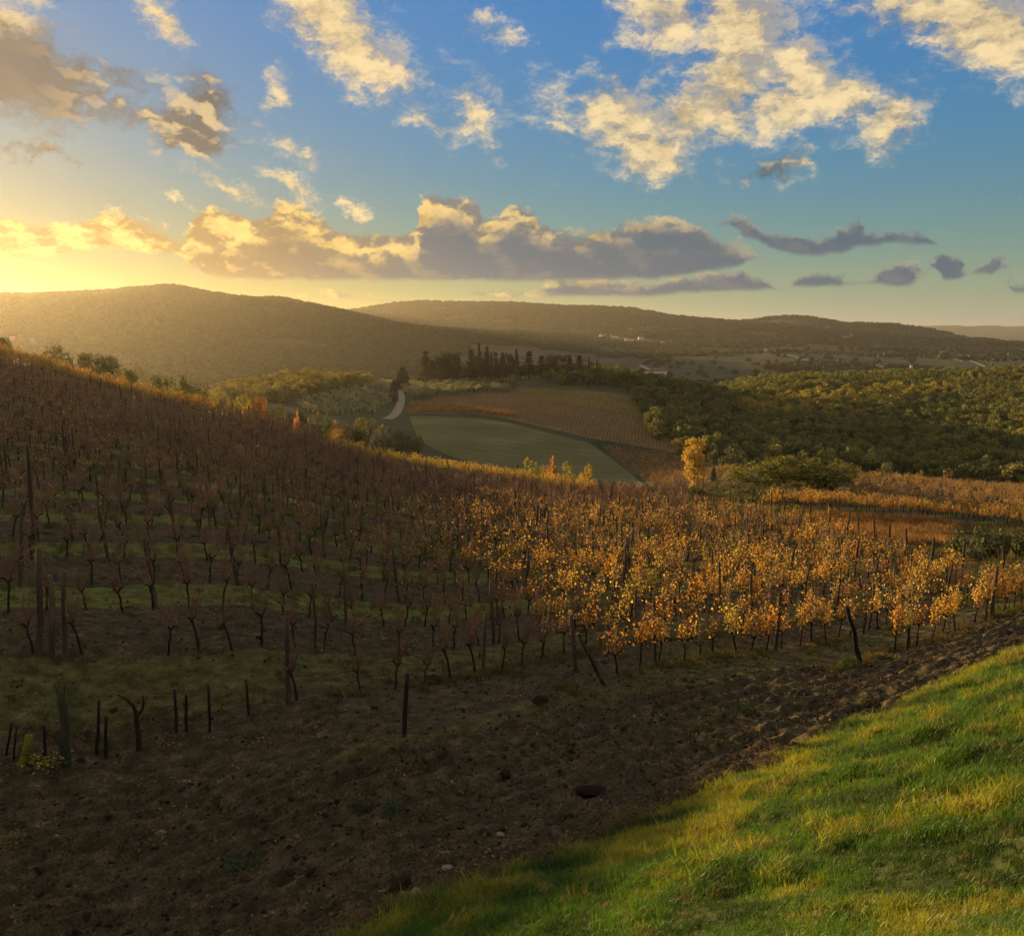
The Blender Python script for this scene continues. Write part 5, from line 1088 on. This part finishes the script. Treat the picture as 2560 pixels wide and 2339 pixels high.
far_rows('field_edge_vines', [(408, 414), (412, 405), (440, 406), (470, 408), (505, 413), (520, 418), (505, 418), (475, 414), (440, 413)], 200, math.radians(-8), 2.2, .8, [0, 0, .1, .3, .6], [(.5, .26, .02), (.45, .25, .025)], 'glowing orange vine rows along the edge of the brown field', 1.15)
far_rows('stripe_vines', STRIPES, 150, math.radians(-52), 2.8, .9, [.1, .3, .4, .2], [(.46, .33, .06), (.40, .30, .07)], 'yellowing vine stripes below the meadow')
GOLDSTRIP = [(752, 508), (800, 510), (880, 514), (950, 519), (1040, 528), (1040, 516), (960, 511), (880, 506), (800, 502)]
gx_, gy_, gz_ = far_rows('golden_vines', GOLDSTRIP, 40, math.radians(-4), 2.4, .7, [0, 0, .05, .25, .7], GT, 'dense golden vine rows in the strip before the wood', 1.0)
far_rows('back_vines', [(852, 479), (900, 481), (960, 485), (1040, 492), (1040, 513), (960, 508), (880, 503), (850, 499)], 100, math.radians(-4), 2.6, 1.0, [.1, .2, .4, .3], [(.48, .34, .05), (.44, .30, .05)], 'thin yellow vine rows between golden strip and wood')
ends = [(px, py, i) for i, (px, py) in enumerate([(755, 510), (782, 511), (810, 512), (838, 514), (866, 515), (893, 517), (922, 519), (950, 521), (978, 523), (1006, 525), (1020, 526)])]
for px, py, i in ends:
    b = at(px, py); tag(link('vineyard_post', POSTM[i % 4], None, b, (RNG.normal(0, .04), RNG.normal(0, .05), i), 1.05), f'{ordn(i)} post along the front row of the golden vine strip', 'post', 'posts of the golden vine strip')
# rusty dry grass between rows and golden strip
x, y, z = rows_in([(800, 520), (860, 517), (930, 521), (955, 528), (945, 545), (900, 545), (850, 536)], 30, 0.2, .35, .35); x = x + RNG.normal(0, .3, len(x)); y = y + RNG.normal(0, .3, len(x)); k = RNG.random(len(x)) < .8; x, y, z = x[k], y[k], z[k]
scatter('dry_grass', np.c_[x, y, land(x, y)], zr(len(x)), RNG.uniform(1.6, 5.2, len(x)) * (.5 + fbm(x / 2.5, y / 2.5, 2, 61)), RNG.integers(0, 4, len(x)), GR, np.array([.26, .13, .026]) * RNG.uniform(.6, 1.3, (len(x), 1)), label='rusty tall dry grass beyond the row ends', cat='grass')
x, y, z = rows_in([(770, 506), (860, 512), (1040, 526), (1040, 540), (960, 532), (900, 524), (840, 520), (790, 516)], 30, .2, .5, .5); x = x + RNG.normal(0, .4, len(x)); y = y + RNG.normal(0, .4, len(x))
scatter('strip_grass', np.c_[x, y, land(x, y)], zr(len(x)), RNG.uniform(1.2, 3.2, len(x)), RNG.integers(0, 4, len(x)), GR, np.where((RNG.random(len(x)) < .4)[:, None], np.array([.2, .12, .025]), np.array([.10, .105, .018])) * RNG.uniform(.6, 1.3, (len(x), 1)), label='green and rusty grass at the foot of the golden strip', cat='grass')
x, y, z = rows_in([(655, 490), (700, 488), (860, 494), (860, 500), (800, 504), (760, 504), (690, 500)], 30, 0.2, .8, .8); x = x + RNG.normal(0, .4, len(x)); y = y + RNG.normal(0, .4, len(x))
scatter('belt_grass', np.c_[x, y, land(x, y)], zr(len(x)), RNG.uniform(3, 5.5, len(x)), RNG.integers(0, 4, len(x)), GR, np.array([.10, .10, .028]) * RNG.uniform(.6, 1.3, (len(x), 1)), label='tall grey-green grass below the poplar', cat='grass')
x, y, z = rows_in([(860, 548), (950, 540), (1040, 545), (1040, 600), (985, 590), (916, 575)], 20, .2, .45, .45); x = x + RNG.normal(0, .3, len(x)); y = y + RNG.normal(0, .3, len(x))
scatter('verge_grass', np.c_[x, y, land(x, y)], zr(len(x)), RNG.uniform(1.0, 2.0, len(x)), RNG.integers(0, 4, len(x)), GR, np.where((RNG.random(len(x)) < .5)[:, None], np.array([.15, .10, .025]), np.array([.085, .095, .014])) * RNG.uniform(.6, 1.3, (len(x), 1)), label='mixed green and straw grass beyond the row ends', cat='grass')
# ---- buildings
M_wallw = rough_mat('pale_plaster', [(.3, (.46, .42, .36)), (.7, (.62, .58, .5))], 2, .1); M_wallp = rough_mat('pink_plaster', [(.3, (.30, .21, .16)), (.7, (.42, .3, .23))], 2, .1); M_stonew = rough_mat('stone_wall', [(.3, (.14, .12, .10)), (.7, (.25, .22, .18))], 3, .3)
M_roof = rough_mat('terracotta_roof', [(.3, (.13, .065, .04)), (.7, (.24, .13, .08))], 3, .3); M_win = rough_mat('dark_pane', [(.3, (.015, .017, .02)), (.7, (.03, .033, .04))], 2, 0, rough=.2); M_door = rough_mat('brown_door', [(.3, (.06, .035, .02)), (.7, (.1, .06, .035))], 3, .1)
def house(px, py, ymin, w, dp, h, wall, lab, rz=0.0, floors=2, ncol=3, cat='house', group='houses across the valley', name='farm_house'):
    b = at(px, py, ymin); e = bpy.data.objects.new(name, None); root_col.objects.link(e); e.location = b; e.rotation_euler = (0, 0, rz)
    q = MB(); q.box((0, 0, h / 2 - 1.5), (w, dp, h + 3)); link('wall', q.mesh('wall', wall), e)
    q = MB(); rh = dp * .22; o_ = .35; x, y = w / 2 + o_, dp / 2 + o_
    q.add([(-x, -y, h), (x, -y, h), (x, y, h), (-x, y, h), (-x * .98, 0, h + rh), (x * .98, 0, h + rh), (-x, -y, h - .2), (x, -y, h - .2), (x, y, h - .2), (-x, y, h - .2)], [[0, 1, 5, 4], [2, 3, 4, 5], [6, 9, 8, 7], [0, 6, 7, 1], [1, 7, 8, 2], [2, 8, 9, 3], [3, 9, 6, 0]], [[3, 0, 4], [1, 2, 5]])
    r = link('roof', q.mesh('roof', M_roof), e); q = MB(); q.box((w * .22, dp * .12, h + rh * .9), (.7, .7, 1.3)); link('chimney', q.mesh('chimney', wall), r)
    q = MB(); q.box((0, -dp / 2 - .03, 1.1), (1.2, .12, 2.2)); link('door', q.mesh('door', M_door), e)
    for f in range(floors):
        for c_ in range(ncol):
            xx = (c_ - (ncol - 1) / 2) * w / ncol; zz = h / floors * (f + .6)
            if abs(xx) < .9 and f == 0: continue
            q = MB(); q.box((xx, -dp / 2 - .02, zz), (1.1, .10, 1.4)); link('window', q.mesh('window', M_win), e)
    return tag(e, lab, cat, group)
for a in [(603, 337.5, 1000, 16, 10, 8, M_wallw, 'white house leading the hamlet on the far slope'), (609, 337, 1000, 14, 9, 7, M_wallw, 'second white house of the far hamlet'), (615, 338, 1000, 18, 10, 6, M_wallw, 'long white house closing the far hamlet'), (629, 341, 1000, 22, 10, 6, M_wallw, 'long pale house below the far hamlet'), (641, 339.5, 1000, 14, 10, 7, M_wallw, 'pale house among trees past the far hamlet'), (663, 344, 1000, 18, 10, 6, M_wallw, 'low white house under the far hamlet'),
          (630, 331, 1500, 20, 12, 8, M_wallw, 'small white house high on the far hill'), (646, 329.5, 1500, 22, 12, 8, M_wallp, 'pinkish house high on the far hill'), (693, 328.5, 1500, 24, 12, 8, M_wallw, 'solitary house near the far skyline'), (768, 352.5, 1000, 16, 10, 7, M_wallw, 'white farmhouse at the top of the pale lane'), (772, 352, 1000, 12, 9, 6, M_wallp, 'pink barn beside the white farmhouse'), (827, 329, 1500, 26, 12, 8, M_wallw, 'bright villa on the far ridge clearing'),
          (846, 340, 1200, 30, 14, 10, M_stonew, 'stone manor with long front on the far slope'), (851, 339, 1200, 10, 10, 17, M_stonew, 'square stone tower house beside the manor'), (890, 342.5, 1200, 20, 10, 7, M_wallw, 'white house right of the stone manor'), (945, 355.5, 1000, 22, 10, 7, M_wallw, 'pale long house by the crossing lane'), (981, 358, 1000, 20, 10, 6, M_wallw, 'pale house further along the crossing lane'), (882, 369, 900, 16, 9, 6, M_wallw, 'white house low on the far valley floor'), (654, 375.5, 800, 30, 12, 6, M_wallw, 'long white shed on the far valley floor'), (660, 374, 800, 16, 10, 6, M_wallw, 'white house behind the long white shed')]:
    house(*a, rz=RNG.uniform(-.4, .4), floors=2 if a[5] > 6 else 1)
house(846, 377.5, 560, 17, 9, 7, M_wallp, 'pink farmhouse on the near edge of the plateau wood', .15, 2, 4, group='plateau farm'); house(852, 377, 560, 8, 8, 9, M_wallp, 'taller pink wing of the plateau farmhouse', .15, 2, 2, group='plateau farm')
house(463, 374, 300, 13, 9, 6.5, M_stonew, 'stone villa half hidden between the dark crest trees', .1, 2, 3, group='crest villa')
q = MB(); b = at(910.8, 374, 560); e = bpy.data.objects.new('white_tower', None); root_col.objects.link(e); e.location = b; q.box((0, 0, 5), (2.6, 2.6, 14)); link('shaft', q.mesh('shaft', M_wallw), e); q = MB(); q.box((0, 0, 12.6), (3.4, 3.4, 1.2)); link('cap', q.mesh('cap', M_wallw), e)
for zz in (4, 8): q = MB(); q.box((0, -1.32, zz), (.7, .1, 1.4)); link('window', q.mesh('window', M_win), e)
tag(e, 'slim white tower on the plateau beyond the wood', 'tower')
P0, P1 = at(488, 380, 250), at(507, 380, 250); q = MB(); c = (P0 + P1) / 2; L = float(np.linalg.norm((P1 - P0)[:2])); q.box((c[0], c[1], c[2] + .2), (L, .4, 2.4), math.atan2(*(P1 - P0)[[1, 0]])); tag(link('garden_wall', q.mesh('garden_wall', M_wallw)), 'low pale garden wall under the crest trees', 'wall')
# plateau trees by the farm
for j, (x, tp, bs, w, ms, wk, lab) in enumerate([(990, 294, 335, 14, CYP[1], .26, 'first cypress of the row before the pink farm'), (1003, 296, 335, 12, CYP[1], .26, 'second cypress of the row before the pink farm'), (1017, 296, 335, 12, CYP[1], .26, 'third cypress of the row before the pink farm'), (1032, 294, 335, 13, CYP[1], .26, 'last cypress of the row before the pink farm'), (1235, 316, 352, 50, OAKBIG[0], 1.0, 'round dark tree right after the pink farm'), (1300, 313, 350, 15, CYP[1], .26, 'lone cypress after the round dark tree'),
        (1795, 298, 345, 74, OAKBIG[1], 1.0, 'big round tree on the plateau edge'), (1855, 302, 345, 66, OAKBIG[2], 1.0, 'second round tree on the plateau edge'), (1955, 286, 322, 16, CYP[1], .26, 'first cypress of the far terrace group'), (1972, 280, 322, 18, CYP[2], .3, 'tallest cypress of the far terrace group'), (1992, 284, 322, 18, CYP[2], .3, 'last cypress of the far terrace group'), (1060, 322, 348, 60, OAKBIG[2], 1.0, 'bushy tree between cypress row and pink farm')]):
    px, t_ = Z4(x, tp); _, b_ = Z4(x, bs); put('plateau_tree', ms, px, t_, b_, w * .2104, np.array(DARK) * 1.3 if ms in CYP else DG * .8, lab, 'tree', 'trees of the plateau farm', dist=700, wk=wk)
# ---- weather mast and sign on the ridge
b = at(13, 345, 30); s_ = b[1] / FPX; e = bpy.data.objects.new('weather_mast', None); root_col.objects.link(e); e.location = b
q = MB(); q.tube([(0, 0, -.3), (0, 0, 2), (0, 0, 22 * s_)], [.08, .075, .06], 6); link('pole', q.mesh('pole', M_postdark), e)
q = MB(); q.box((0, -.12, 6.5 * s_), (5 * s_, .18, 5.5 * s_)); link('instrument_box', q.mesh('instrument_box', M_wallp), e)
q = MB(); q.tube([(0, 0, 13 * s_), (3 * s_, 0, 13.3 * s_), (7 * s_, 0, 12.5 * s_)], .045, 5); q.tube([(0, 0, 19.5 * s_), (2.2 * s_, 0, 20 * s_)], .045, 5); link('sensor_arm', q.mesh('sensor_arm', M_postdark), e)
q = MB(); q.tube([(2.2 * s_, 0, 18.5 * s_), (2.2 * s_, 0, 21.5 * s_)], [.08, .06], 6); link('wind_sensor', q.mesh('wind_sensor', M_postdark), e)
tag(e, 'thin weather mast with white instrument box on the ridge', 'mast')
b = at(33.3, 352, 30); e = bpy.data.objects.new('sign_post', None); root_col.objects.link(e); e.location = b; q = MB(); q.tube([(0, 0, -.3), (0, 0, 9 * s_)], .06, 6); link('pole', q.mesh('pole', M_postdark), e); q = MB(); q.box((0, -.12, 11.0 * s_), (2.6 * s_, .03, 4.0 * s_)); link('panel', q.mesh('panel', M_wallp), e); tag(e, 'small pale sign on a post along the ridge', 'sign')
# ------------------------------------------------------------------ haze
m, N, o = new_mat('haze_air')
pv = N.n('ShaderNodeVolumePrincipled')
pv.inputs['Color'].default_value = HAZE_COL
pv.inputs['Density'].default_value = HAZE_DENSITY
pv.inputs['Anisotropy'].default_value = HAZE_ANISO
N.put(o.inputs['Volume'], pv.outputs[0])
zmin, zmax = -330.0, 175.0
mb = MB(); mb.box((0, 0, (zmin + zmax) / 2), (60000, 60000, zmax - zmin))
tag(link('haze', mb.mesh('haze', m)), 'thin golden evening haze over the valley', 'haze', kind='stuff')
